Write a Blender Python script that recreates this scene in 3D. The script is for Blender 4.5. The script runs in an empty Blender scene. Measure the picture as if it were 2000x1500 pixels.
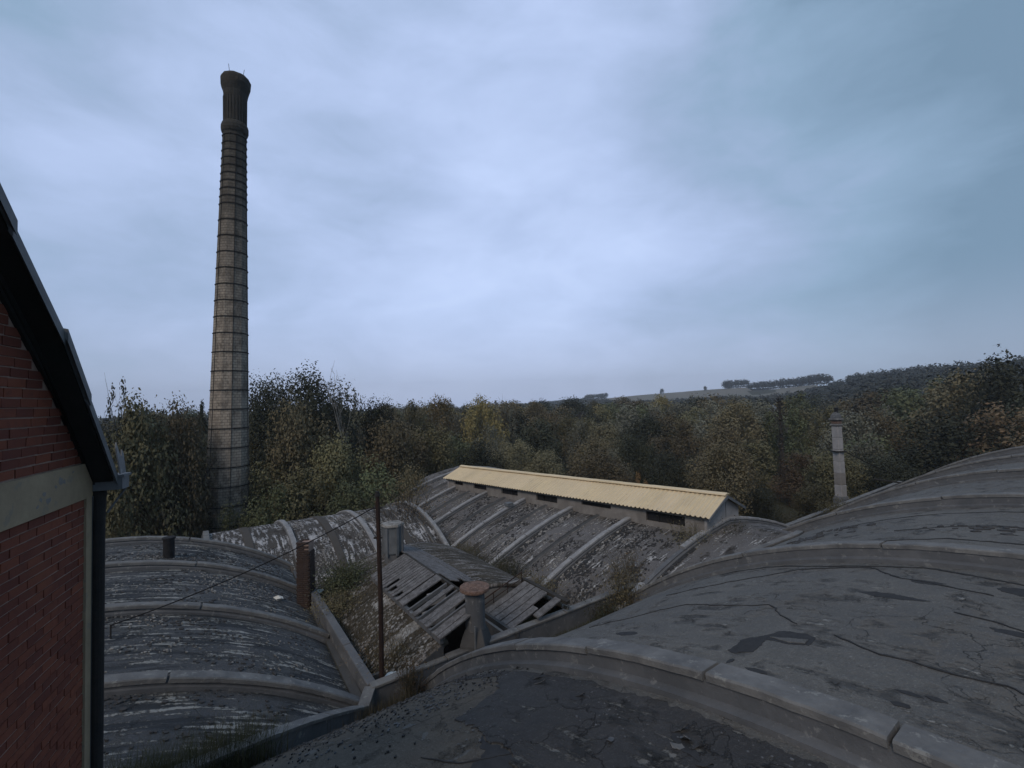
import bpy, math, random
import numpy as np
from mathutils import Vector, Matrix, noise as mnoise
from mathutils.geometry import delaunay_2d_cdt

random.seed(7); RNG = np.random.default_rng(7)
scene = bpy.context.scene
COL = scene.collection
R = math.radians

# ------------------------------------------------------------------ camera
cam_d = bpy.data.cameras.new('camera'); cam = bpy.data.objects.new('camera', cam_d); COL.objects.link(cam)
cam_d.sensor_width = 36.0; cam_d.lens = 36.0 * 905 / 2000
cam_d.clip_start = 0.05; cam_d.clip_end = 6000
cam.matrix_world = Matrix.Translation((0, 0, 8)) @ Matrix.Rotation(R(90) + math.atan(34 / 905), 4, 'X') @ Matrix.Rotation(R(-1.5), 4, 'Z')
scene.camera = cam
scene.render.resolution_x = 1024; scene.render.resolution_y = 768

# ------------------------------------------------------------------ exposure, sky, sun
vs = scene.view_settings
vs.view_transform = 'Standard'; vs.look = 'None'; vs.gamma = 1.0; vs.use_curve_mapping = False; vs.exposure = 0.0
try:
    scene.cycles.max_bounces = 6; scene.cycles.diffuse_bounces = 3; scene.cycles.transparent_max_bounces = 8
except Exception: pass

SUN_AZ, SUN_EL = 205.0, 42.0          # degrees, azimuth clockwise from +Y
world = bpy.data.worlds.new('World'); scene.world = world; world.use_nodes = True
def build_world():
    nt = world.node_tree; N = nt.nodes; L = nt.links; N.clear()
    out = N.new('ShaderNodeOutputWorld'); bg = N.new('ShaderNodeBackground'); bg.inputs['Strength'].default_value = 0.1
    L.new(bg.outputs[0], out.inputs[0])
    sky = N.new('ShaderNodeTexSky'); sky.sky_type = 'NISHITA'; sky.sun_disc = False
    sky.sun_elevation = R(SUN_EL); sky.sun_rotation = R(SUN_AZ)
    tc = N.new('ShaderNodeTexCoord')
    sep = N.new('ShaderNodeSeparateXYZ'); L.new(tc.outputs['Generated'], sep.inputs[0])
    def M(op, a, b=None, clamp=False):
        m = N.new('ShaderNodeMath'); m.operation = op; m.use_clamp = clamp
        for i, v in enumerate((a, b)):
            if v is None: continue
            if isinstance(v, (int, float)): m.inputs[i].default_value = v
            else: L.new(v, m.inputs[i])
        return m.outputs[0]
    # layered stratus: noise over the direction, flattened so that clouds lie in sheets
    mp = N.new('ShaderNodeMapping'); L.new(tc.outputs['Generated'], mp.inputs[0])
    mp.inputs['Rotation'].default_value = (R(8), R(-14), R(20)); mp.inputs['Scale'].default_value = (1.0, 1.0, 2.3)
    mp.inputs['Location'].default_value = (3.37, 1.72, 0.45)
    def NZ(scale, detail, rough, dist, w=0):
        n = N.new('ShaderNodeTexNoise'); n.inputs['Scale'].default_value = scale; n.inputs['Detail'].default_value = detail
        n.inputs['Roughness'].default_value = rough; n.inputs['Distortion'].default_value = dist
        L.new(mp.outputs[0], n.inputs['Vector']); return n.outputs['Fac']
    n1 = NZ(1.15, 3, 0.5, 0.3); n2 = NZ(3.0, 8, 0.52, 0.45); n3 = NZ(7.0, 8, .6, .5)
    mix = M('ADD', M('ADD', M('MULTIPLY', n1, 0.52), M('MULTIPLY', n2, 0.36)), M('MULTIPLY', n3, 0.16))
    # thinner, brighter cloud toward one broad part of the sky, thicker away from it
    dt = N.new('ShaderNodeVectorMath'); dt.operation = 'DOT_PRODUCT'; L.new(tc.outputs['Generated'], dt.inputs[0])
    dt.inputs[1].default_value = Vector((-0.26, 1.0, 0.30)).normalized()
    wide = M('MULTIPLY', M('SUBTRACT', dt.outputs['Value'], 0.76), 0.9)
    val = M('ADD', M('ADD', M('MULTIPLY', M('SUBTRACT', mix, .5), 1.05), .5), wide)
    ramp = N.new('ShaderNodeValToRGB'); L.new(val, ramp.inputs[0]); e = ramp.color_ramp.elements
    e[0].position = 0.30; e[0].color = (0.16, 0.25, 0.355, 1)
    e[1].position = 0.86; e[1].color = (0.50, 0.61, 0.87, 1)
    for p, c in ((0.46, (0.235, 0.345, 0.485, 1)), (0.58, (0.315, 0.41, 0.595, 1)), (0.70, (0.40, 0.50, 0.73, 1))):
        q = e.new(p); q.color = c
    hz = N.new('ShaderNodeMapRange'); L.new(sep.outputs['Z'], hz.inputs['Value'])
    hz.inputs['From Min'].default_value = 0.0; hz.inputs['From Max'].default_value = 0.22
    hz.inputs['To Min'].default_value = 0.45; hz.inputs['To Max'].default_value = 0.0; hz.interpolation_type = 'SMOOTHSTEP'
    hm = N.new('ShaderNodeMix'); hm.data_type = 'RGBA'; L.new(hz.outputs[0], hm.inputs['Factor'])
    L.new(ramp.outputs[0], hm.inputs['A']); hm.inputs['B'].default_value = (0.42, 0.465, 0.635, 1)
    sc = N.new('ShaderNodeVectorMath'); sc.operation = 'SCALE'; sc.inputs['Scale'].default_value = 12.6
    L.new(hm.outputs['Result'], sc.inputs[0])
    fm = N.new('ShaderNodeMix'); fm.data_type = 'RGBA'; fm.inputs['Factor'].default_value = 0.93
    L.new(sky.outputs[0], fm.inputs['A']); L.new(sc.outputs[0], fm.inputs['B'])
    L.new(fm.outputs['Result'], bg.inputs['Color'])
build_world()
sun_d = bpy.data.lights.new('sun', 'SUN'); sun_d.energy = 1.5; sun_d.angle = R(28); sun_d.color = (1.0, 0.84, 0.68)
sun = bpy.data.objects.new('sun', sun_d); COL.objects.link(sun)
sd = Vector((math.sin(R(SUN_AZ)) * math.cos(R(SUN_EL)), math.cos(R(SUN_AZ)) * math.cos(R(SUN_EL)), math.sin(R(SUN_EL))))
sun.rotation_euler = sd.to_track_quat('Z', 'Y').to_euler(); sun.location = (0, -20, 40)

# ------------------------------------------------------------------ helpers: objects
ORG = {}
def _props(o, label=None, cat=None, group=None, kind=None):
    if label: o['label'] = label
    if cat: o['category'] = cat
    if group: o['group'] = group
    if kind: o['kind'] = kind
def empty(name, loc, label=None, cat=None, group=None, parent=None, kind=None):
    o = bpy.data.objects.new(name, None); COL.objects.link(o); o.empty_display_size = 0.3
    loc = Vector(loc)
    if parent is not None: o.parent = parent; o.location = loc - ORG[parent.name]
    else: o.location = loc
    ORG[o.name] = loc; _props(o, label, cat, group, kind); return o
def mkmesh(name, v, f, mat, smooth=False, uv=None):
    m = bpy.data.meshes.new(name)
    v = np.asarray(v, dtype=np.float32)
    if isinstance(f, np.ndarray):
        nf, k = f.shape
        m.vertices.add(len(v)); m.vertices.foreach_set('co', v.ravel())
        m.loops.add(nf * k); m.loops.foreach_set('vertex_index', f.ravel().astype(np.int32))
        m.polygons.add(nf); m.polygons.foreach_set('loop_start', np.arange(0, nf * k, k, dtype=np.int32))
        m.update(calc_edges=True)
    else:
        m.from_pydata([tuple(map(float, x)) for x in v], [], f)
    if smooth: m.polygons.foreach_set('use_smooth', [True] * len(m.polygons))
    if uv is not None:
        ul = m.uv_layers.new(name='UVMap'); idx = np.empty(len(m.loops), dtype=np.int32); m.loops.foreach_get('vertex_index', idx)
        ul.data.foreach_set('uv', np.asarray(uv, dtype=np.float32)[idx].ravel())
    if mat: m.materials.append(mat)
    m.validate(clean_customdata=False); return m
def obj(name, v, f, mat, parent=None, org=None, smooth=False, uv=None, **pr):
    """v in world coordinates"""
    v = np.asarray(v, dtype=np.float64)
    if parent is not None: o0 = ORG[parent.name]
    else: o0 = Vector(org) if org is not None else Vector((float(v[:, 0].mean()), float(v[:, 1].mean()), float(v[:, 2].min())))
    me = mkmesh(name, v - np.array(o0), f, mat, smooth, uv)
    o = bpy.data.objects.new(name, me); COL.objects.link(o)
    if parent is not None: o.parent = parent
    else: o.location = o0
    ORG[o.name] = Vector(o0); _props(o, **pr); return o
class MB:
    def __init__(s): s.v = []; s.f = []
    def add(s, v, f):
        k = len(s.v); s.v += [tuple(map(float, x)) for x in v]; s.f += [tuple(i + k for i in q) for q in f]
    def box(s, c, ax, ay, az, hx, hy, hz, jit=0):
        c, ax, ay, az = (np.array(q, float) for q in (c, ax, ay, az)); v = []
        for i in (-1, 1):
            for j in (-1, 1):
                for k in (-1, 1):
                    p = c + ax * hx * i + ay * hy * j + az * hz * k
                    if jit: p = p + RNG.normal(size=3) * jit
                    v.append(p)
        s.add(v, [(0, 1, 3, 2), (4, 6, 7, 5), (0, 4, 5, 1), (2, 3, 7, 6), (0, 2, 6, 4), (1, 5, 7, 3)])
    def tube(s, pts, rad, n=8, cap=True):
        pts = [Vector(p) for p in pts]; rad = rad if isinstance(rad, (list, tuple)) else [rad] * len(pts)
        rings = []; up = Vector((0, 0, 1))
        for i, p in enumerate(pts):
            d = (pts[min(i + 1, len(pts) - 1)] - pts[max(i - 1, 0)]).normalized()
            a = d.cross(up if abs(d.z) < .95 else Vector((1, 0, 0))).normalized(); b = d.cross(a)
            rings.append([p + (a * math.cos(2 * math.pi * k / n) + b * math.sin(2 * math.pi * k / n)) * rad[i] for k in range(n)])
        v = [q for r_ in rings for q in r_]; f = []
        for i in range(len(pts) - 1):
            for k in range(n): f.append((i * n + k, i * n + (k + 1) % n, (i + 1) * n + (k + 1) % n, (i + 1) * n + k))
        if cap: f += [tuple(range(n))[::-1], tuple((len(pts) - 1) * n + k for k in range(n))]
        s.add(v, f)
    def lathe(s, c, prof, n=24, ox=0, cap=True, rot=0.0, lean=(0, 0)):
        v = []; f = []
        for r_, z in prof:
            for k in range(n):
                a = 2 * math.pi * k / n + rot; v.append((c[0] + r_ * math.cos(a) + lean[0] * z, c[1] + r_ * math.sin(a) + lean[1] * z, c[2] + z))
        for i in range(len(prof) - 1):
            for k in range(n): f.append((i * n + k, i * n + (k + 1) % n, (i + 1) * n + (k + 1) % n, (i + 1) * n + k))
        if cap: f += [tuple(range(n))[::-1], tuple((len(prof) - 1) * n + k for k in range(n))]
        s.add(v, f)
    def build(s, name, mat, parent=None, **k): return obj(name, s.v, s.f, mat, parent, **k)
def bevel(o, w=0.02, seg=1):
    m = o.modifiers.new('bevel', 'BEVEL'); m.width = w; m.segments = seg; m.limit_method = 'ANGLE'; m.angle_limit = R(40); return o
Z3 = np.array([0, 0, 1.0])

# ------------------------------------------------------------------ helpers: materials
class NT:
    def __init__(s, name, rough=0.9, spec=0.25):
        s.m = bpy.data.materials.new(name); s.m.use_nodes = True; s.t = s.m.node_tree; s.N = s.t.nodes; s.L = s.t.links
        s.b = s.N['Principled BSDF']; s.b.inputs['Roughness'].default_value = rough
        s.b.inputs['Specular IOR Level'].default_value = spec
        s.tc = s.N.new('ShaderNodeTexCoord')
    def coord(s, kind='Object', scale=(1, 1, 1), loc=(0, 0, 0)):
        mp = s.N.new('ShaderNodeMapping'); mp.inputs['Scale'].default_value = scale; mp.inputs['Location'].default_value = loc
        if kind == 'World': 
            g = s.N.new('ShaderNodeNewGeometry'); s.L.new(g.outputs['Position'], mp.inputs[0])
        else: s.L.new(s.tc.outputs[kind], mp.inputs[0])
        return mp.outputs[0]
    def noise(s, vec, scale, detail=5, rough=0.55, dist=0.0):
        n = s.N.new('ShaderNodeTexNoise'); n.inputs['Scale'].default_value = scale; n.inputs['Detail'].default_value = detail
        n.inputs['Roughness'].default_value = rough; n.inputs['Distortion'].default_value = dist; s.L.new(vec, n.inputs['Vector']); return n.outputs['Fac']
    def voro(s, vec, scale, feature='F1'):
        n = s.N.new('ShaderNodeTexVoronoi'); n.feature = feature; n.inputs['Scale'].default_value = scale; s.L.new(vec, n.inputs['Vector']); return n.outputs['Distance']
    def rng(s, x, a, b, c=0.0, d=1.0):
        n = s.N.new('ShaderNodeMapRange'); n.inputs['From Min'].default_value = a; n.inputs['From Max'].default_value = b
        n.inputs['To Min'].default_value = c; n.inputs['To Max'].default_value = d; s.L.new(x, n.inputs['Value']); return n.outputs[0]
    def math(s, op, a, b):
        m = s.N.new('ShaderNodeMath'); m.operation = op
        for i, v in enumerate((a, b)):
            if isinstance(v, (int, float)): m.inputs[i].default_value = v
            else: s.L.new(v, m.inputs[i])
        return m.outputs[0]
    def mix(s, fac, a, b):
        m = s.N.new('ShaderNodeMix'); m.data_type = 'RGBA'
        for k, v in (('Factor', fac), ('A', a), ('B', b)):
            if isinstance(v, (int, float)): m.inputs[k].default_value = v
            elif isinstance(v, tuple): m.inputs[k].default_value = (*v, 1)
            else: s.L.new(v, m.inputs[k])
        return m.outputs['Result']
    def bump(s, h, strength=0.5, dist=0.02):
        b = s.N.new('ShaderNodeBump'); b.inputs['Strength'].default_value = strength; b.inputs['Distance'].default_value = dist
        s.L.new(h, b.inputs['Height']); s.L.new(b.outputs[0], s.b.inputs['Normal'])
    def done(s, col):
        if isinstance(col, tuple): s.b.inputs['Base Color'].default_value = (*col, 1)
        else: s.L.new(col, s.b.inputs['Base Color'])
        return s.m

def mat_roof(name, base, base2, dark, pale, dark_amt=.5, pale_amt=.35, streak=.5, brown=(.10, .082, .062), brown_amt=.3, patch=.5, crack=.6):
    """weathered roof: UV = metres along the axis, metres along the arch"""
    t = NT(name, .93, .2)
    uv = t.coord('UV'); uvs = t.coord('UV', (2.6, .35, 1)); uvs2 = t.coord('UV', (7.0, .7, 1), (3, 5, 0))
    big = t.noise(uv, .35, 4, .6); mid = t.noise(uv, 1.3, 8, .62, .3); fine = t.noise(uv, 9.0, 8, .7); grit = t.noise(uv, 45.0, 4, .7)
    st = t.noise(uvs, 1.0, 7, .6, .2); st2 = t.noise(uvs2, 1.0, 6, .6)
    c = t.mix(t.rng(big, .35, .65), base, base2)
    c = t.mix(t.rng(grit, .38, .62, 0, .6), c, tuple(x * .5 for x in base)); g2 = t.noise(uv, 21.0, 3, .6); c = t.mix(t.rng(g2, .58, .66, 0, .5), c, tuple(x * 1.7 for x in base)); c = t.mix(t.rng(fine, .5, .72, 0, .4), c, tuple(x * 1.5 for x in base)); c = t.mix(t.rng(mid, .42, .6, .35, 0), c, tuple(x * .6 for x in base2))
    c = t.mix(t.rng(t.math('ADD', t.math('MULTIPLY', mid, .6), t.math('MULTIPLY', big, .4)), .5, .6, 0, brown_amt), c, brown)
    dk = t.math('ADD', t.math('MULTIPLY', st, streak), t.math('MULTIPLY', mid, 1 - streak))
    dm = t.rng(dk, .60 - .16 * dark_amt, .66 - .16 * dark_amt, 0, .85)
    c = t.mix(dm, c, dark)
    # peeled and lichen-white flakes, broken up by two scales of noise
    pl = t.math('ADD', t.math('MULTIPLY', st2, .35 + .25 * streak), t.math('ADD', t.math('MULTIPLY', fine, .32), t.math('MULTIPLY', mid, .33 - .25 * streak)))
    region = t.rng(t.noise(uv, .55, 3, .6, .5), .5 - .25 * patch, .62 - .2 * patch)
    pm = t.math('MULTIPLY', t.rng(pl, .60 - .16 * pale_amt, .64 - .16 * pale_amt), region)
    c = t.mix(pm, c, pale)
    # cracked skin: a distorted cell network showing only in places
    wv = t.N.new('ShaderNodeVectorMath'); wv.operation = 'ADD'; t.L.new(uv, wv.inputs[0]); wn_ = t.N.new('ShaderNodeTexNoise'); wn_.inputs['Scale'].default_value = 2.2; wn_.inputs['Detail'].default_value = 5; t.L.new(uv, wn_.inputs['Vector']); t.L.new(wn_.outputs['Color'], wv.inputs[1])
    ck = t.voro(wv.outputs[0], .85, 'DISTANCE_TO_EDGE'); ck2 = t.voro(wv.outputs[0], 3.1, 'DISTANCE_TO_EDGE')
    cr = t.math('MULTIPLY', t.rng(ck, .003, .012, 1, 0), t.rng(big, .50, .60)); cr2 = t.math('MULTIPLY', t.rng(ck2, .006, .03, 1, 0), t.rng(mid, .57, .66))
    cr = t.math('MINIMUM', t.math('ADD', cr, cr2), 1.0); c = t.mix(t.math('MULTIPLY', cr, crack), c, tuple(x * .45 for x in dark))
    h = t.math('ADD', t.math('MULTIPLY', cr, -.9), t.math('MULTIPLY', fine, .6)); h = t.math('ADD', h, t.math('MULTIPLY', mid, 1.2)); h = t.math('ADD', h, t.math('ADD', t.math('MULTIPLY', grit, .3), t.math('ADD', t.math('MULTIPLY', dm, -.5), t.math('MULTIPLY', pm, .5))))
    t.bump(h, 1.0, .07)
    return t.done(c)
def mat_simple(name, a, b, scale=3.0, rough=.9, spec=.2, speck=None, bump=.4, kind='World', bd=.01, stretch=(1, 1, 1), metal=0):
    t = NT(name, rough, spec); v = t.coord(kind, stretch)
    n = t.noise(v, scale, 8, .62, .3); g = t.noise(v, scale * 9, 5, .65)
    c = t.mix(t.rng(n, .35, .65), a, b)
    c = t.mix(t.rng(g, .35, .7, 0, .3), c, tuple(x * .55 for x in a))
    if speck: c = t.mix(t.rng(t.noise(v, scale * 3.3, 7, .7), .58, .63, 0, .8), c, speck)
    t.bump(t.math('ADD', n, g), bump, bd)
    t.b.inputs['Metallic'].default_value = metal
    return t.done(c)
def mat_leaf(name, a, b, c2, spread=.6):
    t = NT(name, .75, .15); oi = t.N.new('ShaderNodeObjectInfo')
    v = t.coord('World'); n = t.noise(v, .9, 4, .6); n2 = t.noise(v, 7.0, 3, .7)
    c = t.mix(t.rng(n, .36, .64), a, b)
    c = t.mix(t.rng(n2, .45, .75, 0, spread), c, c2)
    hsv = t.N.new('ShaderNodeHueSaturation'); t.L.new(c, hsv.inputs['Color'])
    t.L.new(t.rng(oi.outputs['Random'], 0, 1, .62, 1.45), hsv.inputs['Value'])
    t.L.new(t.rng(oi.outputs['Random'], 0, 1, .488, .512), hsv.inputs['Hue'])
    return t.done(hsv.outputs[0])

M = {}
M['roof_near'] = mat_roof('bare_screed_roof', (.19, .183, .172), (.132, .132, .134), (.062, .062, .064), (.26, .255, .245), .42, .34, .35, (.15, .132, .112), .6, .6)
M['screed'] = mat_roof('brown_screed', (.145, .13, .112), (.115, .10, .086), (.065, .058, .05), (.22, .205, .185), .42, .36, .25, (.13, .105, .08), .5, .5)
M['felt'] = mat_roof('old_roofing_felt', (.084, .082, .084), (.058, .058, .062), (.028, .029, .031), (.19, .185, .175), .42, .38, .4, (.06, .055, .048), .2, .4)
M['roof_left'] = mat_roof('streaked_roof', (.11, .11, .116), (.078, .085, .096), (.032, .036, .042), (.32, .315, .30), .58, .52, .85, (.075, .068, .05), .3, .75)
M['roof_white'] = mat_roof('lichen_roof', (.10, .092, .086), (.07, .063, .058), (.034, .03, .028), (.46, .45, .46), .60, .66, .2, (.065, .052, .042), .55, .65)
M['roof_mid'] = mat_roof('mossy_concrete_roof', (.18, .172, .175), (.125, .118, .118), (.036, .032, .030), (.46, .45, .45), .52, .46, .4, (.085, .068, .045), .5, .45)
M['roof_brown'] = mat_roof('overgrown_roof', (.12, .105, .088), (.085, .072, .055), (.04, .034, .026), (.27, .25, .24), .6, .6, .6, (.06, .048, .03), .9, .7)
M['conc'] = mat_simple('rib_concrete', (.135, .138, .148), (.085, .09, .10), 1.1, speck=(.19, .192, .195), bump=.7, bd=.015)
M['conc_top'] = mat_simple('coping_concrete', (.185, .183, .182), (.10, .10, .104), 1.7, speck=(.23, .228, .22), bump=.8, bd=.015)
M['conc_pale'] = mat_simple('pale_rib_coping', (.30, .30, .31), (.19, .19, .20), 2.0, speck=(.36, .36, .36), bump=.8, bd=.015)
M['conc_dark'] = mat_simple('sooty_concrete', (.085, .085, .088), (.06, .062, .066), 1.0, bump=.4)
M['render'] = mat_simple('grey_render', (.34, .33, .335), (.26, .255, .26), 1.6, bump=.4)
M['render_brown'] = mat_simple('stained_render', (.24, .225, .215), (.16, .148, .14), 1.8, bump=.4)
M['chip'] = mat_simple('flaked_coating', (.34, .33, .32), (.12, .11, .10), 6.0, bump=.3)
M['tar'] = mat_simple('old_tar', (.03, .031, .034), (.045, .045, .048), 8.0, bump=.6)
M['wood'] = mat_simple('weathered_board', (.165, .16, .165), (.075, .07, .07), 5.0, speck=(.27, .265, .265), bump=.7, stretch=(1, 1, 1))
M['wood_dark'] = mat_simple('dark_timber', (.03, .028, .026), (.05, .045, .04), 5.0)
M['rust'] = mat_simple('rusty_steel', (.042, .024, .019), (.022, .016, .015), 6.0, bump=.5)
M['rustcap'] = mat_simple('rusted_cap', (.22, .14, .11), (.09, .06, .05), 5.0, speck=(.34, .25, .21), bump=.8, bd=.02)
M['stackbrick'] = mat_simple('dark_red_brick', (.06, .04, .034), (.04, .03, .028), 5.0, speck=(.11, .09, .08), bump=.7)
M['metal_dark'] = mat_simple('dark_metal', (.022, .022, .024), (.035, .032, .03), 6.0)
M['pipe'] = mat_simple('black_pipe', (.015, .015, .018), (.025, .024, .026), 6.0)
M['cable'] = mat_simple('cable_black', (.008, .008, .01), (.014, .014, .016), 6.0, bump=0)
M['cream'] = mat_simple('cream_render', (.33, .265, .18), (.26, .205, .14), 1.8, speck=(.22, .19, .15), bump=.5)
M['mortar'] = mat_simple('mortar', (.33, .24, .20), (.24, .175, .15), 6.0)
M['soffit'] = mat_simple('soffit_and_shade', (.018, .022, .022), (.028, .026, .026), 3.0)  # near-black, for the soffit and for the shade painted below the verge
M['zinc'] = mat_simple('old_zinc', (.15, .16, .175), (.10, .11, .12), 2.5, rough=.6)
M['white'] = mat_simple('white_plastic', (.62, .62, .60), (.5, .5, .48), 3.0, bump=.1)
def m_brick():
    t = NT('old_red_brick', .9, .2); oi = t.N.new('ShaderNodeObjectInfo'); v = t.coord('World')
    n = t.noise(v, 14, 6, .65); n2 = t.noise(v, 1.2, 3, .5)
    c = t.mix(t.rng(oi.outputs['Random'], 0, 1), (.185, .06, .036), (.115, .038, .028))
    c = t.mix(t.rng(n, .5, .7, 0, .5), c, (.075, .03, .027)); c = t.mix(t.rng(n2, .5, .7, 0, .5), c, (.21, .075, .042))
    t.bump(n, .5, .004); return t.done(c)
M['brick'] = m_brick()
def m_tan():
    t = NT('tan_roof_sheet', .72, .3); oi = t.N.new('ShaderNodeObjectInfo'); v = t.coord('World')
    n = t.noise(v, .8, 5, .6); g = t.noise(v, 14, 5, .6)
    c = t.mix(t.rng(n, .35, .65), (.66, .53, .34), (.56, .455, .30))
    c = t.mix(t.rng(g, .45, .75, 0, .35), c, (.42, .34, .24))
    st = t.noise(t.coord('UV', (6, .6, 1)), 1.0, 6, .6); c = t.mix(t.rng(st, .5, .7, 0, .5), c, (.34, .28, .21)); dr = t.noise(v, 3.0, 8, .7); c = t.mix(t.rng(dr, .6, .66, 0, .5), c, (.26, .23, .19))
    c = t.mix(t.rng(oi.outputs['Random'], 0, 1, 0, .35), c, (.72, .59, .43))
    return t.done(c)
M['tan'] = m_tan()
def m_chim():
    t = NT('chimney_block', .92, .2); o = t.coord('Object'); uv = t.coord('UV')
    br = t.N.new('ShaderNodeTexBrick'); t.L.new(uv, br.inputs['Vector']); br.inputs['Scale'].default_value = 1.0
    br.inputs['Brick Width'].default_value = .46; br.inputs['Row Height'].default_value = .23; br.inputs['Mortar Size'].default_value = .022
    br.inputs['Color1'].default_value = (.36, .32, .27, 1); br.inputs['Color2'].default_value = (.27, .24, .205, 1); br.inputs['Mortar'].default_value = (.12, .10, .09, 1)
    n = t.noise(o, .8, 6, .6); g = t.noise(t.coord('Object', (3, 3, .25)), 1.0, 5, .6)
    c = t.mix(t.rng(n, .42, .62, 0, .5), br.outputs['Color'], (.16, .135, .115))
    c = t.mix(t.rng(g, .45, .65, 0, .45), c, (.33, .28, .235))
    sep = t.N.new('ShaderNodeSeparateXYZ'); t.L.new(t.tc.outputs['Object'], sep.inputs[0])
    hz = t.math('ADD', sep.outputs['Z'], t.math('MULTIPLY', n, 9.0))
    c = t.mix(t.rng(hz, 25.0, 42.0, 0, .93), c, (.034, .035, .034))     # soot baked on by the smoke near the mouth
    c = t.mix(t.rng(t.math('ADD', t.math('MULTIPLY', n, .35), t.noise(t.coord('Object', (1, 1, .5)), 2.4, 5, .7)), .68, .78, 0, .5), c, (.06, .052, .045))
    t.bump(t.math('ADD', br.outputs['Fac'], t.math('MULTIPLY', g, .5)), .5, .02); return t.done(c)
M['chim'] = m_chim()
M['bark'] = mat_simple('bark', (.05, .042, .035), (.03, .026, .022), 5.0)
M['bark_white'] = mat_simple('birch_bark', (.30, .29, .27), (.10, .095, .09), 3.0)
M['leaf_dark'] = mat_leaf('leaf_dark', (0.030, 0.035, 0.025), (0.040, 0.043, 0.029), (0.063, 0.061, 0.037))
M['leaf_green'] = mat_leaf('leaf_green', (0.065, 0.081, 0.046), (0.087, 0.095, 0.053), (0.138, 0.132, 0.072))
M['leaf_olive'] = mat_leaf('leaf_olive', (0.106, 0.098, 0.055), (0.084, 0.083, 0.050), (0.179, 0.153, 0.087))
M['leaf_brown'] = mat_leaf('leaf_brown', (0.111, 0.093, 0.058), (0.083, 0.076, 0.049), (0.176, 0.135, 0.081))
M['leaf_rust'] = mat_leaf('leaf_rust', (0.128, 0.088, 0.057), (0.087, 0.077, 0.048), (0.213, 0.137, 0.081))
M['leaf_yellow'] = mat_leaf('leaf_yellow', (0.179, 0.142, 0.062), (0.118, 0.108, 0.055), (0.279, 0.196, 0.087))
M['leaf_orange'] = mat_leaf('leaf_orange', (0.255, 0.153, 0.069), (0.152, 0.119, 0.058), (0.348, 0.211, 0.100))
M['leaf_pale'] = mat_leaf('leaf_pale', (0.140, 0.129, 0.084), (0.101, 0.095, 0.062), (0.190, 0.170, 0.109))
M['leaf_grey'] = mat_leaf('leaf_grey', (0.118, 0.121, 0.095), (0.096, 0.097, 0.079), (0.178, 0.175, 0.134))
M['leaf_black'] = mat_leaf('leaf_black', (0.050, 0.048, 0.047), (0.063, 0.058, 0.050), (0.077, 0.071, 0.058))
M['dry'] = mat_simple('dry_stalks', (.10, .085, .055), (.055, .05, .035), 4.0, bump=0)
M['grass'] = mat_simple('weeds', (.035, .045, .022), (.06, .055, .03), 3.0, bump=0)
M['moss'] = mat_simple('moss', (.045, .045, .02), (.03, .034, .018), 8.0, bump=.8)
def m_ground():
    t = NT('ground_soil', .95, .1); v = t.coord('World'); n = t.noise(v, .05, 6, .6); g = t.noise(v, 1.2, 6, .7)
    c = t.mix(t.rng(n, .4, .6), (.04, .042, .026), (.052, .046, .03)); c = t.mix(t.rng(g, .4, .7, 0, .5), c, (.028, .03, .02)); return t.done(c)
M['ground'] = m_ground()
M['field'] = mat_simple('stubble_field', (.17, .15, .125), (.12, .115, .09), .02, bump=0)
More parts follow.
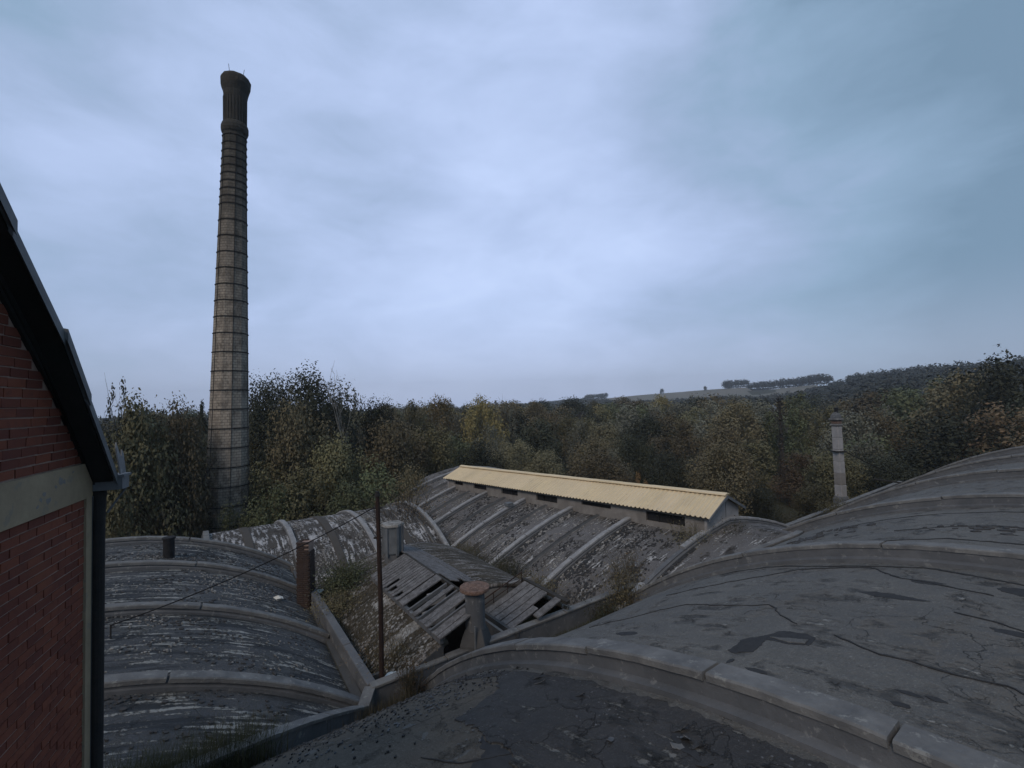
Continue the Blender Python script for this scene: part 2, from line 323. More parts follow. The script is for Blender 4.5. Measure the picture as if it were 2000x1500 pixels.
# ------------------------------------------------------------------ frames and vaults
def fr(U):
    a = R(U); u = np.array([math.sin(a), math.cos(a)]); return u, np.array([u[1], -u[0]])
def W(f, s, n, z): p = f[0] * s + f[1] * n; return np.array([p[0], p[1], z])
GZ = -6.0
class Vault:
    def __init__(V, U, sign, n0, w, r, H0, sh, s0, s1, mirror=None, disp=.02, tmin=-.4):
        V.f = fr(U); V.sign = sign; V.n0 = n0; V.w = w; V.s0 = s0; V.s1 = s1; V.disp = disp; V.seed = U * 3.1 + n0
        Rr = (w * w + r * r) / (2 * r); cz = H0 + r - Rr; V.R = Rr; Rs = Rr - sh
        def zt(t):
            if mirror is not None and t > mirror: t = 2 * mirror - t
            return cz + math.sqrt(max(Rs * Rs - (t - w) ** 2, .01))
        tmax = (2 * mirror if mirror is not None else 2 * w) + .4
        V.t = np.arange(tmin, tmax + .01, .1); V.z = np.array([zt(t) for t in V.t])
        dz = np.gradient(V.z, V.t); L = np.sqrt(1 + dz * dz); V.nt = -dz / L; V.nz = 1 / L
        V.a = np.concatenate([[0], np.cumsum(np.hypot(np.diff(V.t), np.diff(V.z)))])
    def a_of_n(V, n): return float(np.interp(V.sign * n - V.n0, V.t, V.a))
    def pos(V, s, a, off=0.0, disp=True):
        t = float(np.interp(a, V.a, V.t)); z = float(np.interp(a, V.a, V.z)); nt = float(np.interp(a, V.a, V.nt)); nz = float(np.interp(a, V.a, V.nz))
        if disp:
            off += V.disp * (mnoise.noise((s * .55, a * .45, V.seed)) + .45 * mnoise.noise((s * 2.1, a * 1.7, V.seed + 5)) + .2 * mnoise.noise((s * 6, a * 6, V.seed)))
        return W(V.f, s, V.sign * (V.n0 + t + nt * off), z + nz * off)
    def height(V, n): return float(np.interp(V.sign * n - V.n0, V.t, V.z))
    def shell(V, name, mat, parent, cut=None, ds=.22, da=.22, thick=.14, **k):
        S = np.linspace(V.s0, V.s1, max(2, int((V.s1 - V.s0) / ds))); A = np.linspace(V.a[0], V.a[-1], int(V.a[-1] / da))
        v = []; uv = []
        for s in S:
            for a in A: v.append(V.pos(s, a)); uv.append((s, a))
        f = []; na = len(A); nn_ = [V.sign * (V.n0 + float(np.interp(a, V.a, V.t))) for a in A]
        for i in range(len(S) - 1):
            for j in range(na - 1):
                if cut and cut((S[i] + S[i + 1]) / 2, (nn_[j] + nn_[j + 1]) / 2): continue
                q = (i * na + j, i * na + j + 1, (i + 1) * na + j + 1, (i + 1) * na + j)
                f.append(q if V.sign < 0 else q[::-1])
        used = sorted({x for q in f for x in q}); mp = {x: i for i, x in enumerate(used)}
        o = obj(name, [v[i] for i in used], [tuple(mp[x] for x in q) for q in f], mat, parent, smooth=True, uv=[uv[i] for i in used], **k)
        m = o.modifiers.new('thickness', 'SOLIDIFY'); m.thickness = thick; m.offset = -1
        # which way is up depends on the winding: make sure the outer face is the built one
        me = o.data
        if len(me.polygons) and me.polygons[0].normal.z < 0: me.flip_normals()
        return o
    def rib(V, parent, s, n_a, n_b, w=.34, h=.42, seg=2.3, top=None, web=None, ledge=.12, broken=(), name='rib', lift=0.0, first=0.0):
        a0, a1 = sorted((V.a_of_n(n_a), V.a_of_n(n_b))); top = top or M['conc_top']; web = web or M['conc']
        cs = [(-w / 2 - ledge, -.12), (-w / 2 - ledge, .08), (-w / 2, .115), (-w / 2, h - .09), (w / 2, h - .09), (w / 2, .115), (w / 2 + ledge, .08), (w / 2 + ledge, -.12)]
        A = np.linspace(a0, a1, max(3, int((a1 - a0) / .35))); v = []; f = []; k = len(cs)
        for a in A:
            j = .006 * mnoise.noise((a * 2, s, 1))
            for x, y in cs: v.append(V.pos(s + x + j, a, y + lift, False))
        for i in range(len(A) - 1):
            for q in range(k): f.append((i * k + q, i * k + (q + 1) % k, (i + 1) * k + (q + 1) % k, (i + 1) * k + q))
        f += [tuple(range(k)), tuple((len(A) - 1) * k + q for q in range(k))[::-1]]
        rb = obj(name, v, f, web, parent)
        a = a0; i = 0
        while a < a1 - .05:
            L_ = min((first if (i == 0 and first) else seg * (1 + .08 * math.sin(i * 2.3 + s))), a1 - a)
            if a1 - a - L_ < .4: L_ = a1 - a
            if i not in broken:
                g = .018 + .012 * random.random(); dy = random.uniform(-.012, .012); dx = random.uniform(-.012, .012)
                AA = np.linspace(a + g, a + L_ - g, max(3, int(L_ / .16))); v = []; f = []
                for q, aa in enumerate(AA):
                    e = .012 * mnoise.noise((aa * 3.1, s, 9)) + .010 * mnoise.noise((aa * 11, s, 2)); e2 = .016 * mnoise.noise((aa * 8, s, 5)) + .010 * mnoise.noise((aa * 2.3, s, 4))
                    for x, y in ((-w / 2 - .035, h - .1), (-w / 2 - .035, h - .015), (-w / 2 - .012, h + .008), (w / 2 + .012, h + .008), (w / 2 + .035, h - .015), (w / 2 + .035, h - .1)):
                        v.append(V.pos(s + x + dx + (e if x < 0 else e2), aa, y + dy + lift + (e2 if x < 0 else e) * (1 if y > h - .05 else .4), False))
                for q in range(len(AA) - 1):
                    for c in range(6): f.append((q * 6 + c, q * 6 + (c + 1) % 6, (q + 1) * 6 + (c + 1) % 6, (q + 1) * 6 + c))
                f += [tuple(range(6)), tuple((len(AA) - 1) * 6 + c for c in range(6))[::-1]]
                obj('coping_segment', v, f, top, rb)
            a += L_; i += 1
        return rb
    def patch(V, name, poly, thick, mat, parent, rough=.06, step=.16, base=0.0, lift_edge=0.0, **k):
        P_ = [(s, V.a_of_n(n)) for s, n in poly]; d = []
        for i in range(len(P_)):
            p, q = P_[i], P_[(i + 1) % len(P_)]; L_ = math.hypot(q[0] - p[0], q[1] - p[1]); m = max(1, int(L_ / .045))
            for j in range(m):
                x = p[0] + (q[0] - p[0]) * j / m; y = p[1] + (q[1] - p[1]) * j / m
                amp = rough * min(1, 1.5 * math.sin(math.pi * j / m) + .25) if m > 2 else 0
                d.append((x + amp * (mnoise.noise((x * 2.2, y * 2.2, 1.3)) + .7 * mnoise.noise((x * 8, y * 8, 2)) + .35 * mnoise.noise((x * 23, y * 23, 3))), y + amp * (mnoise.noise((x * 2.2, y * 2.2, 7.3)) + .7 * mnoise.noise((x * 8, y * 8, 5)) + .35 * mnoise.noise((x * 23, y * 23, 6)))))
        nb = len(d); xs = [p[0] for p in d]; ys = [p[1] for p in d]; pts = list(d)
        def inside(x, y):
            c = False
            for i in range(nb):
                x1, y1 = d[i]; x2, y2 = d[(i + 1) % nb]
                if (y1 > y) != (y2 > y) and x < (x2 - x1) * (y - y1) / (y2 - y1 + 1e-12) + x1: c = not c
            return c
        x = min(xs)
        while x < max(xs):
            y = min(ys)
            while y < max(ys):
                if inside(x, y): pts.append((x + random.uniform(-.02, .02), y + random.uniform(-.02, .02)))
                y += step
            x += step
        r_ = delaunay_2d_cdt([Vector(p) for p in pts], [(i, (i + 1) % nb) for i in range(nb)], [], 1, 1e-5)
        vs_, fs_ = r_[0], r_[2]; v = [V.pos(p.x, p.y, base + thick + lift_edge * max(0, mnoise.noise((p.x * 3, p.y * 3, 4)))) for p in vs_]; uv = [(p.x, p.y) for p in vs_]
        f = [tuple(q) for q in fs_]; n0 = len(v)
        for p in vs_: v.append(V.pos(p.x, p.y, base - .01)); uv.append((p.x, p.y))
        cnt = {}
        for q in f:
            for i in range(len(q)):
                e = (q[i], q[(i + 1) % len(q)]); cnt[tuple(sorted(e))] = (cnt.get(tuple(sorted(e)), (0,))[0] + 1, e)
        for kk, (c, e) in cnt.items():
            if c == 1: f.append((e[1], e[0], e[0] + n0, e[1] + n0))
        return obj(name, v, f, mat, parent, uv=uv, **k)
    def seam(V, name, path, width, mat, parent, base=.004, thick=.012, wob=.08):
        P_ = [(s, V.a_of_n(n)) for s, n in path]; d = []
        for i in range(len(P_) - 1):
            p, q = P_[i], P_[i + 1]; m = max(2, int(math.hypot(q[0] - p[0], q[1] - p[1]) / .09))
            for j in range(m): d.append((p[0] + (q[0] - p[0]) * j / m, p[1] + (q[1] - p[1]) * j / m))
        d = [(x + wob * (mnoise.noise((x * 1.7, y * 1.7, 3)) + .6 * mnoise.noise((x * 6, y * 6, 6))), y + wob * (mnoise.noise((x * 1.7, y * 1.7, 8)) + .6 * mnoise.noise((x * 6, y * 6, 9)))) for x, y in d]
        v = []; f = []
        for i, p in enumerate(d):
            q = d[min(i + 1, len(d) - 1)]; o_ = d[max(i - 1, 0)]; tx, ty = q[0] - o_[0], q[1] - o_[1]; L_ = math.hypot(tx, ty) + 1e-9; nx, ny = -ty / L_, tx / L_
            ww = width * (.35 + 1.1 * abs(mnoise.noise((p[0] * 4, p[1] * 4, 2)))) * (1 if 0 < i < len(d) - 1 else .1)
            for sg, zz in ((-1, base - .02), (-1, base + thick), (1, base + thick), (1, base - .02)): v.append(V.pos(p[0] + nx * ww * sg / 2, p[1] + ny * ww * sg / 2, zz))
        for i in range(len(d) - 1):
            for c in range(3): f.append((i * 4 + c, i * 4 + c + 1, i * 4 + c + 5, i * 4 + c + 4))
        return obj(name, v, f, mat, parent, uv=[(0, 0)] * len(v))
    def chips(V, parent, n, box, mat, size=(.02, .09), name='roof_flakes', clump=None):
        v = []; f = []
        s0, s1, n0, n1 = box
        cl = [(random.uniform(s0, s1), random.uniform(n0, n1)) for _ in range(clump)] if clump else None
        for _ in range(n):
            if cl: c = random.choice(cl); s, nn_ = c[0] + random.gauss(0, .25), c[1] + random.gauss(0, .45)
            else: s, nn_ = random.uniform(s0, s1), random.uniform(n0, n1)
            if not (s0 < s < s1 and n0 < nn_ < n1): continue
            a = V.a_of_n(nn_); k = random.randint(4, 6); r_ = random.uniform(*size); off = random.uniform(.004, .02); ph = random.random() * 6; tilt = random.uniform(0, .5)
            b = len(v)
            for i in range(k):
                th = ph + 2 * math.pi * i / k; rr = r_ * random.uniform(.6, 1.25); dx, dy = rr * math.cos(th), rr * math.sin(th) * 1.4
                v.append(V.pos(s + dx, a + dy, off + .015 + max(0, dx * tilt)))
            for i in range(k): v.append(v[b + i] - Z3 * .025)
            f.append(tuple(range(b, b + k)))
            for i in range(k): f.append((b + i, b + k + i, b + k + (i + 1) % k, b + (i + 1) % k))
        return obj(name, v, f, mat, parent, kind='stuff')
    def tympanum(V, parent, s, mat, thick=.25, zb=GZ, n_lim=None, name='end_wall', zoff=-.05):
        T = [t for t in np.arange(0, V.t[-1] - .3, .4)]
        pts = [(V.sign * (V.n0 + t), float(np.interp(t, V.t, V.z)) + zoff) for t in T]
        if n_lim: pts = [p for p in pts if n_lim[0] <= p[0] <= n_lim[1]]
        v = []; f = []
        for ds in (-thick / 2, thick / 2):
            for n, z in pts: v += [W(V.f, s + ds, n, z), W(V.f, s + ds, n, zb)]
        m = len(pts)
        for i in range(m - 1):
            a, b = 2 * i, 2 * (i + 1); f += [(a, b, b + 1, a + 1), (a + 2 * m, a + 1 + 2 * m, b + 1 + 2 * m, b + 2 * m), (a, a + 2 * m, b + 2 * m, b)]
        f += [(0, 1, 1 + 2 * m, 2 * m), (2 * m - 2, 4 * m - 2, 4 * m - 1, 2 * m - 1)]
        return obj(name, v, f, mat, parent, uv=[(p[0], p[2]) for p in v])
def wall_box(name, f, s0, s1, n0, n1, z0, z1, mat, parent=None, **k):
    mb = MB(); c = (W(f, (s0 + s1) / 2, (n0 + n1) / 2, (z0 + z1) / 2))
    mb.box(c, (*f[0], 0), (*f[1], 0), (0, 0, 1), (s1 - s0) / 2, (n1 - n0) / 2, (z1 - z0) / 2); return mb.build(name, mat, parent, **k)

# ------------------------------------------------------------------ terrain
SKY = [(-180, 0), (-60, 0), (-6.4, -.006), (-.1, -.010), (3.1, -.0085), (9.3, -.0008), (15.4, .0052), (20, .0095), (24.9, .0142), (28.9, .0165), (33.6, .0235), (37.8, .0262), (41.5, .0300), (44.9, .0300), (47.9, .0345), (55, .046), (75, .05), (120, 0), (180, 0)]
def ridge_r(az): return float(np.interp(az, [-180, -30, 0, 10, 20, 30, 40, 50, 70, 180], [900, 900, 1000, 1050, 950, 800, 620, 480, 430, 900]))
def terrain(x, y):
    r = math.hypot(x, y); az = math.degrees(math.atan2(x, y)); rr = ridge_r(az)
    zr = 8 + float(np.interp(az, [p[0] for p in SKY], [p[1] for p in SKY])) * rr - (0 if 9 < az < 27 else 6)
    r0 = 150 if az > 20 else 220; t = min(1, max(0, (r - r0) / (rr - r0))); t2 = t ** float(np.interp(az, [0, 8, 30, 37, 60], [2.4, 3.2, 3.0, 1.3, 1.1]))
    z = GZ + (max(zr, GZ) - GZ) * t2
    if r > rr: z -= (r - rr) * .02
    if r > 60: z += min(1, (r - 60) / 100) * 1.2 * mnoise.noise((x * .012, y * .012, 0))
    return z
def build_ground():
    v = []; f = []; RR = np.concatenate([np.linspace(0, 200, 14), np.geomspace(220, 3500, 38)]); TH_ = np.radians(np.arange(-180, 180, 3.0))
    for r in RR:
        for th in TH_: x, y = r * math.sin(th), r * math.cos(th); v.append((x, y, terrain(x, y)))
    n = len(TH_)
    for i in range(len(RR) - 1):
        for j in range(n): f.append((i * n + j, i * n + (j + 1) % n, (i + 1) * n + (j + 1) % n, (i + 1) * n + j)[::-1])
    o = obj('ground', v, f, M['ground'], org=(0, 0, GZ), smooth=True, kind='structure')
    # stubble field on the hill crest
    v = []; f = []; AZ = np.arange(10.0, 33.6, .6); K = 7
    for az in AZ:
        rr = ridge_r(az); lo = .66 + .25 * (1 - min(1, (az - 10) / 3)) + .03 * mnoise.noise((az * .3, 1, 1)) + max(0, az - 26) * .02; hi = 1.01
        for k in range(K): r = rr * (lo + (hi - lo) * k / (K - 1)); x, y = r * math.sin(R(az)), r * math.cos(R(az)); v.append((x, y, terrain(x, y) + .7))
    for i in range(len(AZ) - 1):
        for k in range(K - 1): f.append((i * K + k, i * K + k + 1, (i + 1) * K + k + 1, (i + 1) * K + k))
    obj('field', v, f, M['field'], smooth=True, kind='structure')
build_ground()

# ------------------------------------------------------------------ vault roofs
RVc = Vault(54, 1, -12.68, 12.47, 4.61, 0, .42, -5.0, 49.6, disp=.034, tmin=-.1)
LVc = Vault(-32.63, -1, -3.34, 7.79, 2.61, 0, .26, 4.5, 26.25, disp=.03, tmin=-.1)
FVc = Vault(55.6, -1, 23.86, 6.46, 2.17, -.96, .18, .35, 12.25, disp=.02)
MVc = Vault(-34.85, 1, 12.615, 11.385, 2.846, -.56, .22, 9.2, 40.0, mirror=8.6, disp=.03, tmin=-.3)
CVc = Vault(-34.85, 1, 4.3, 4.15, 1.4, -.3, 0.0, 13.05, 22.2, disp=.03)

rv = empty('vaulted_roof', W(RVc.f, 5, 0, 4.0), 'broad grey barrel vault in front, crossed by six tall concrete ribs, with torn dark felt', 'roof', kind='thing')
RVc.shell('shell', M['roof_near'], rv, ds=.2, da=.2)
for i, (s, seg, fi) in enumerate(((5.93, 2.15, 1.3), (14.43, 3.6, 2.6), (23.05, 3.4, 2.0), (31.91, 3.4, 2.6), (40.72, 3.4, 1.8), (49.35, 3.4, 2.0))):
    RVc.rib(rv, s, -12.55, 12.2, w=.35, h=.42, seg=seg, first=fi, ledge=.13)
RVc.rib(rv, -2.57, -12.0, 12.2, w=.34, h=.42, seg=3)
RVc.tympanum(rv, 49.5, M['conc_dark']); RVc.tympanum(rv, -4.9, M['conc_dark'])
wall_box('side_wall', RVc.f, 3.9, 49.5, -13.0, -12.72, GZ, -.4, M['conc_dark'], rv)
wall_box('side_wall', RVc.f, -4.9, 49.5, 12.2, 12.45, GZ, -.3, M['conc_dark'], rv)

# low parapet along the valley, built in lengths
pp = empty('valley_parapet', W(RVc.f, 8, -12.9, -.5), 'long low concrete parapet wall in the valley beside the broad front vault', 'wall', kind='thing')
s = 4.3; i = 0
while s < 48:
    L_ = (2.3, 2.7, 2.1, 2.5, 2.4)[i % 5]; mb = MB(); c = W(RVc.f, s + L_ / 2, -12.86, -.42)
    mb.box(c, (*RVc.f[0], 0), (*RVc.f[1], 0), Z3, L_ / 2 - .004, .11, .72, jit=.004); mb.build('wall_panel', M['conc'], pp)
    mb = MB(); mb.box(W(RVc.f, s + L_ / 2, -12.86, .335), (*RVc.f[0], 0), (*RVc.f[1], 0), Z3, L_ / 2 - .012, .15, .04, jit=.008); bevel(mb.build('coping', M['conc_top'], pp), .015)
    s += L_; i += 1
wall_box('gutter_floor', RVc.f, 3.9, 48, -12.74, -12.35, -.75, -.42, M['moss'], pp)

lv = empty('vaulted_roof', W(LVc.f, 18, -4, 1.5), 'dark streaked barrel vault beside the brick gable, crossed by four thin ribs', 'roof', kind='thing')
LVc.shell('shell', M['roof_left'], lv)
for s in (13.1, 17.6, 22.2, 26.1):
    LVc.rib(lv, s, 3.2, -12.0, w=.22 if s > 14 else .3, h=.27, seg=4.5, ledge=.06 if s > 14 else .02)
LVc.tympanum(lv, 26.1, M['conc_dark'])
wall_box('side_wall', LVc.f, 13.0, 26.1, 3.2, 3.45, GZ, -.12, M['conc_dark'], lv)
wall_box('side_wall', LVc.f, 13.0, 26.1, -12.4, -12.15, GZ, -.1, M['conc_dark'], lv)
# groins: upstands along the lines where the side vaults run into the broad one
def groin_points(V, ns, smin, smax):
    P_ = []
    for n in ns:
        zv = V.height(n) ; lo, hi = smin, smax      # at lo (near) the broad vault is higher, at hi the side vault is
        def diff(s):
            p = W(V.f, s, n, 0)[:2]; t = float(p @ RVc.f[1]); return (RVc.height(t) if t > -12.75 else -5.0) - zv
        if diff(hi) > 0 or diff(lo) < 0: continue
        for _ in range(40):
            m = (lo + hi) / 2
            if diff(m) > 0: lo = m
            else: hi = m
        P_.append(W(V.f, (lo + hi) / 2, n, zv))
    return P_
def groin(parent, P_, h, w, seg, down=.5):
    P_ = [np.array(p) for p in P_]; D = [0]
    for i in range(1, len(P_)): D.append(D[-1] + float(np.linalg.norm(P_[i] - P_[i - 1])))
    def at(d): return np.array([np.interp(d, D, [p[k] for p in P_]) for k in range(3)])
    d = 0
    while d < D[-1] - .2:
        e = min(d + seg, D[-1]); n_ = 10
        for nm, z0, z1, ww, mt, g in (('wall_panel', -down, h - .07, w, M['conc'], .002), ('coping', h - .068, h, w + .06, M['conc_top'], .012)):
            v = []; f = []
            for k in range(n_ + 1):
                dd = d + g + (e - d - 2 * g) * k / n_; p = at(dd); q = at(min(dd + .1, D[-1])) - at(max(dd - .1, 0)); q[2] = 0; q /= np.linalg.norm(q); c = np.array([q[1], -q[0], 0]); j = .012 * mnoise.noise((dd * 5, z1, 2))
                for sx, z_ in ((-1, z0), (-1, z1 + j), (1, z1 + j * .5), (1, z0)): v.append(p + c * (sx * ww / 2 + j) + Z3 * z_)
            for k in range(n_):
                for c in range(4): f.append((k * 4 + c, k * 4 + (c + 1) % 4, (k + 1) * 4 + (c + 1) % 4, (k + 1) * 4 + c))
            f += [(0, 1, 2, 3), tuple(n_ * 4 + c for c in (3, 2, 1, 0))]
            obj(nm, v, f, mt, parent)
        d = e
GL = groin_points(LVc, np.arange(3.2, -6.5, -.25), 3.0, 13.6)
groin(pp, [W(RVc.f, 4.3, -12.86, -.02)] + [p + Z3 * .10 for p in GL], .38, .24, 2.3)
GM = groin_points(MVc, np.arange(14.0, 28.5, .25), 6.0, 13.6)
groin(pp, GM, .16, .2, 2.6, .3)

fv = empty('vaulted_roof', W(FVc.f, 6, -27, 1), 'small barrel vault mottled with white lichen, in front of the tall chimney and ivy', 'roof', kind='thing')
FVc.shell('shell', M['roof_white'], fv, cut=lambda s, n: s < 3.9 and n > -26.0 - .02 * s)
FVc.rib(fv, 12.15, -23.9, -36.8, w=.17, h=.2, seg=20, top=M['conc_pale'], ledge=.05); FVc.rib(fv, 11.6, -24, -36.8, w=.05, h=.03, seg=20, ledge=.02, name='seam_strip')
for s in (8.31, 4.37): FVc.rib(fv, s, -23.9, -36.8, w=.2, h=.17, seg=20, top=M['conc_pale'], ledge=.05)
FVc.rib(fv, .5, -26.6, -36.8, w=.2, h=.17, seg=20, ledge=.05)
for s in (10.25, 6.4, 2.35): FVc.rib(fv, s, -24 if s > 4 else -26.5, -36.8, w=.34, h=.12, seg=30, ledge=.04, lift=-.07, name='flat_band', web=M['roof_white'], top=M['roof_white'])
FVc.tympanum(fv, 12.1, M['conc_dark'], thick=.2); FVc.tympanum(fv, .4, M['conc_dark'], thick=.2, n_lim=(-37, -26.4))
wall_box('side_wall', FVc.f, .4, 12.1, -37.0, -36.75, GZ, -.98, M['conc_dark'], fv); wall_box('side_wall', FVc.f, 4, 12.1, -23.95, -23.8, GZ, -.98, M['conc_dark'], fv)

mv = empty('vaulted_roof', W(MVc.f, 20, 20, 1), 'mossy grey vault with pale slanting ribs carrying the tan roofed clerestory', 'roof', kind='thing')
MVc.shell('shell', M['roof_mid'], mv)
for s, nb, bl in ((12.65, 29, (1,)), (16.77, 29, ()), (20.84, 29, ()), (24.95, 29, ()), (29.1, 29, ()), (33.3, 29, ()), (37.5, 29, ())):
    MVc.rib(mv, s, 12.7, nb, w=.2, h=.27, seg=2.6, top=M['conc_pale'], broken=bl, ledge=.07)
for s in (22.9, 27.0, 18.8, 31.2, 35.4): MVc.rib(mv, s, 13.2, 19.0, w=.12, h=.03, seg=30, ledge=.02, name='seam_strip', lift=.01)
MVc.tympanum(mv, 39.9, M['conc_dark'])
wall_box('side_wall', MVc.f, 12.9, 39.9, 12.55, 12.7, GZ, -.62, M['conc_dark'], mv); wall_box('side_wall', MVc.f, 13, 39.9, 29.6, 29.85, GZ, -.5, M['conc_dark'], mv)

cv = empty('vaulted_roof', W(CVc.f, 17, 8, 1), 'brown overgrown low vault in the middle, broken open around its wooden skylights', 'roof', kind='thing')
CVc.shell('shell', M['roof_brown'], cv, cut=lambda s, n: (6.35 < n < 8.75 and s < 19.5) or (n > 8.7 and n < 11.4 and s < 15.35) or (n < 5.25 and s < 13.9))
wall_box('side_wall', CVc.f, 13.05, 21.3, 4.25, 4.4, GZ, -.25, M['conc_dark'], cv); CVc.tympanum(cv, 22.1, M['conc_dark'], thick=.2)
wall_box('well_wall', CVc.f, 13.05, 15.35, 8.70, 8.80, -.9, .18, M['render_brown'], cv)
wall_box('well_wall', CVc.f, 15.35, 15.45, 8.78, 11.4, -.9, .85, M['render_brown'], cv)
wall_box('well_floor', CVc.f, 13.05, 15.4, 8.85, 12.6, -1.0, -.75, M['moss'], cv)
CVc.tympanum(cv, 13.1, M['conc_dark'], thick=.15, n_lim=(5.2, 6.3))
wall_box('well_wall', CVc.f, 13.9, 14.0, 4.35, 5.25, -.5, .05, M['conc_dark'], cv)
wall_box('well_wall', CVc.f, 13.1, 13.9, 5.25, 5.33, -.5, .2, M['conc_dark'], cv)
wall_box('valley_floor', CVc.f, 12.95, 13.9, 4.5, 5.25, -.55, -.30, M['moss'], cv)
CVc.patch('bare_strip', [(14.95, 4.95), (15.0, 6.2), (14.5, 6.2), (14.45, 5.0)], .01, M['chip'], cv, rough=.06)
CVc.patch('bare_strip', [(17.6, 5.6), (17.6, 6.2), (16.9, 6.2), (17.1, 5.6)], .01, M['chip'], cv, rough=.12)
# valley floors between the vaults
wall_box('valley_floor', CVc.f, 22.0, 24.4, 3.3, 12.8, -1.3, -.95, M['moss'], cv)
wall_box('valley_floor', CVc.f, 12.9, 21.3, 2.8, 4.5, -.55, -.28, M['moss'], cv)
wall_box('valley_floor', CVc.f, 13.0, 24.0, 12.2, 12.9, -.9, -.52, M['moss'], mv)
wall_box('interior_floor', RVc.f, -2, 52, -46, 14, GZ - .2, GZ + .02, M['conc_dark'], rv)

# slanting concrete beam in the valley
b0 = W(fr(-34), 13.2, 3.95, .18); b1 = np.array([-9.75, 21.3, .42]); dd = b1 - b0; L_ = np.linalg.norm(dd); ax = dd / L_; ay = np.cross(Z3, ax); ay /= np.linalg.norm(ay)
vb = empty('valley_beam', b0 - Z3 * .5, 'speckled concrete beam running from the thin rusty pole to the stubby red brick stack', 'beam', kind='thing')
for i in range(4):
    mb = MB(); c = b0 + dd * ((i + .5) / 4); mb.box(c - Z3 * .18, ax, ay, np.cross(ax, ay), L_ / 8 - .01, .13, .3, jit=.006); bevel(mb.build('beam_length', M['conc'], vb), .02)

# ---- things lying on or torn from the shells
RVc.patch('screed_patch', [(5.45, -12.3), (5.45, -6.4), (4.2, -5.9), (3.0, -4.3), (.7, -3.0), (.7, -12.3)], .004, M['screed'], rv, rough=.04, step=.25)
RVc.patch('felt_sheet', [(3.5, -6.56), (4.15, -6.74), (4.59, -6.89), (4.96, -7.54), (5.38, -7.57), (5.42, -6.33), (5.42, -5.1), (5.42, -3.5), (5.42, -1.5), (5.42, 1.5), (.9, 1.5), (.9, -3.2), (3.0, -4.15), (3.44, -4.94), (3.48, -5.74)], .022, M['felt'], rv, rough=.12)
RVc.patch('felt_sheet', [(3.43, -5.62), (3.40, -4.92), (2.95, -4.2), (2.4, -3.75), (2.3, -4.6), (2.9, -5.05), (3.2, -5.2)], .008, M['tar'], rv, rough=.09)
RVc.patch('felt_sheet', [(5.42, -10.9), (5.42, -7.7), (5.15, -7.6), (5.0, -8.6), (5.1, -10.2)], .015, M['felt'], rv, rough=.08)
RVc.patch('torn_patch', [(7.52, -4.39), (8.05, -4.4), (8.46, -4.16), (8.8, -4.05), (8.84, -3.73), (8.71, -3.51), (8.32, -3.44), (8.23, -3.72), (8.24, -4.05), (7.95, -4.0), (7.62, -4.01), (7.46, -4.27)], .006, M['tar'], rv, rough=.05, step=.1)
RVc.patch('torn_patch', [(8.36, -4.08), (8.48, -3.82), (8.58, -3.56), (8.36, -3.52), (8.29, -3.74)], .016, M['roof_near'], rv, rough=.03, step=.1)
for c, a_, b_ in (((7.14, -4.13), .10, .05), ((7.03, -3.66), .09, .14), ((7.3, -1.99), .07, .10), ((7.65, -2.01), .05, .13), ((7.72, -1.75), .05, .10), ((11.5, -3.2), .2, .5), ((12.7, -2.9), .14, .3), ((10.6, -1.4), .1, .35), ((7.75, -6.75), .1, .3), ((9.6, 1.2), .12, .4), ((12.9, -1.6), .3, .5)):
    pl = [(c[0] + a_ * math.cos(k * .785) * random.uniform(.6, 1.3), c[1] + b_ * math.sin(k * .785) * random.uniform(.6, 1.3)) for k in range(8)]
    RVc.patch('torn_patch', pl, .006, M['tar'], rv, rough=.05, step=.15)
for path, w_ in (([(8.7, -8.9), (9.35, -7.71), (10.04, -6.86), (9.87, -5.72), (10.03, -4.9), (9.16, -3.95)], .035), ([(11.43, -8.48), (12.19, -6.74), (13.3, -5.66), (13.6, -4.18), (12.8, -3.38), (12.63, -2.6), (12.35, -1.77)], .07),
                 ([(8.98, -3.31), (8.58, -2.57), (8.64, -1.83), (8.66, -1.29), (8.3, -.2)], .05), ([(4.84, -8.76), (5.3, -7.97), (5.4, -6.33)], .045), ([(13.8, -8.2), (13.9, -6.6), (13.6, -5), (13.9, -3.2), (13.2, -1), (13.4, 1)], .09),
                 ([(11.1, -2.2), (10.7, -.9), (10.9, .6)], .05), ([(4.6, -4.6), (4.1, -3.9), (4.3, -3.2), (3.7, -2.7)], .03), ([(2.6, -5.9), (2.9, -5.2), (3.5, -4.8)], .03),
                 ([(20.6, -7), (21.5, -5), (21.9, -2.4), (21.3, .3), (21.8, 3)], .12), ([(18.5, -5), (19.2, -3), (18.9, 0), (19.4, 3)], .12), ([(16.5, -6), (17.1, -3.4), (16.8, 0), (17.2, 3)], .1)):
    RVc.seam('crack', path, w_, M['tar'], rv)
def curl(s_, n_, L0, w0, th, lift, mat, i):
    v = []; f = []; K = 7; rj = [random.uniform(.6, 1.2) for _ in range(K * 2)]
    for k in range(K):
        q = k / (K - 1)
        for j in (-1, 1):
            ww = w0 * rj[2 * k + (j > 0)] * (1 - .6 * abs(q - .4)); x = L0 * (q - .3); xx = x * math.cos(th) - j * ww * math.sin(th); yy = x * math.sin(th) + j * ww * math.cos(th)
            v.append(RVc.pos(s_ + xx, RVc.a_of_n(n_) + yy, .022 + lift * q * q * (1.2 if j > 0 else .7) + (.01 * (j > 0))))
    for k in range(K - 1): f.append((2 * k, 2 * k + 1, 2 * k + 3, 2 * k + 2))
    o = obj('curled_flake', v, f, mat, rv, uv=[(p[0], p[1]) for p in v]); m = o.modifiers.new('t', 'SOLIDIFY'); m.thickness = .006; m.offset = 0
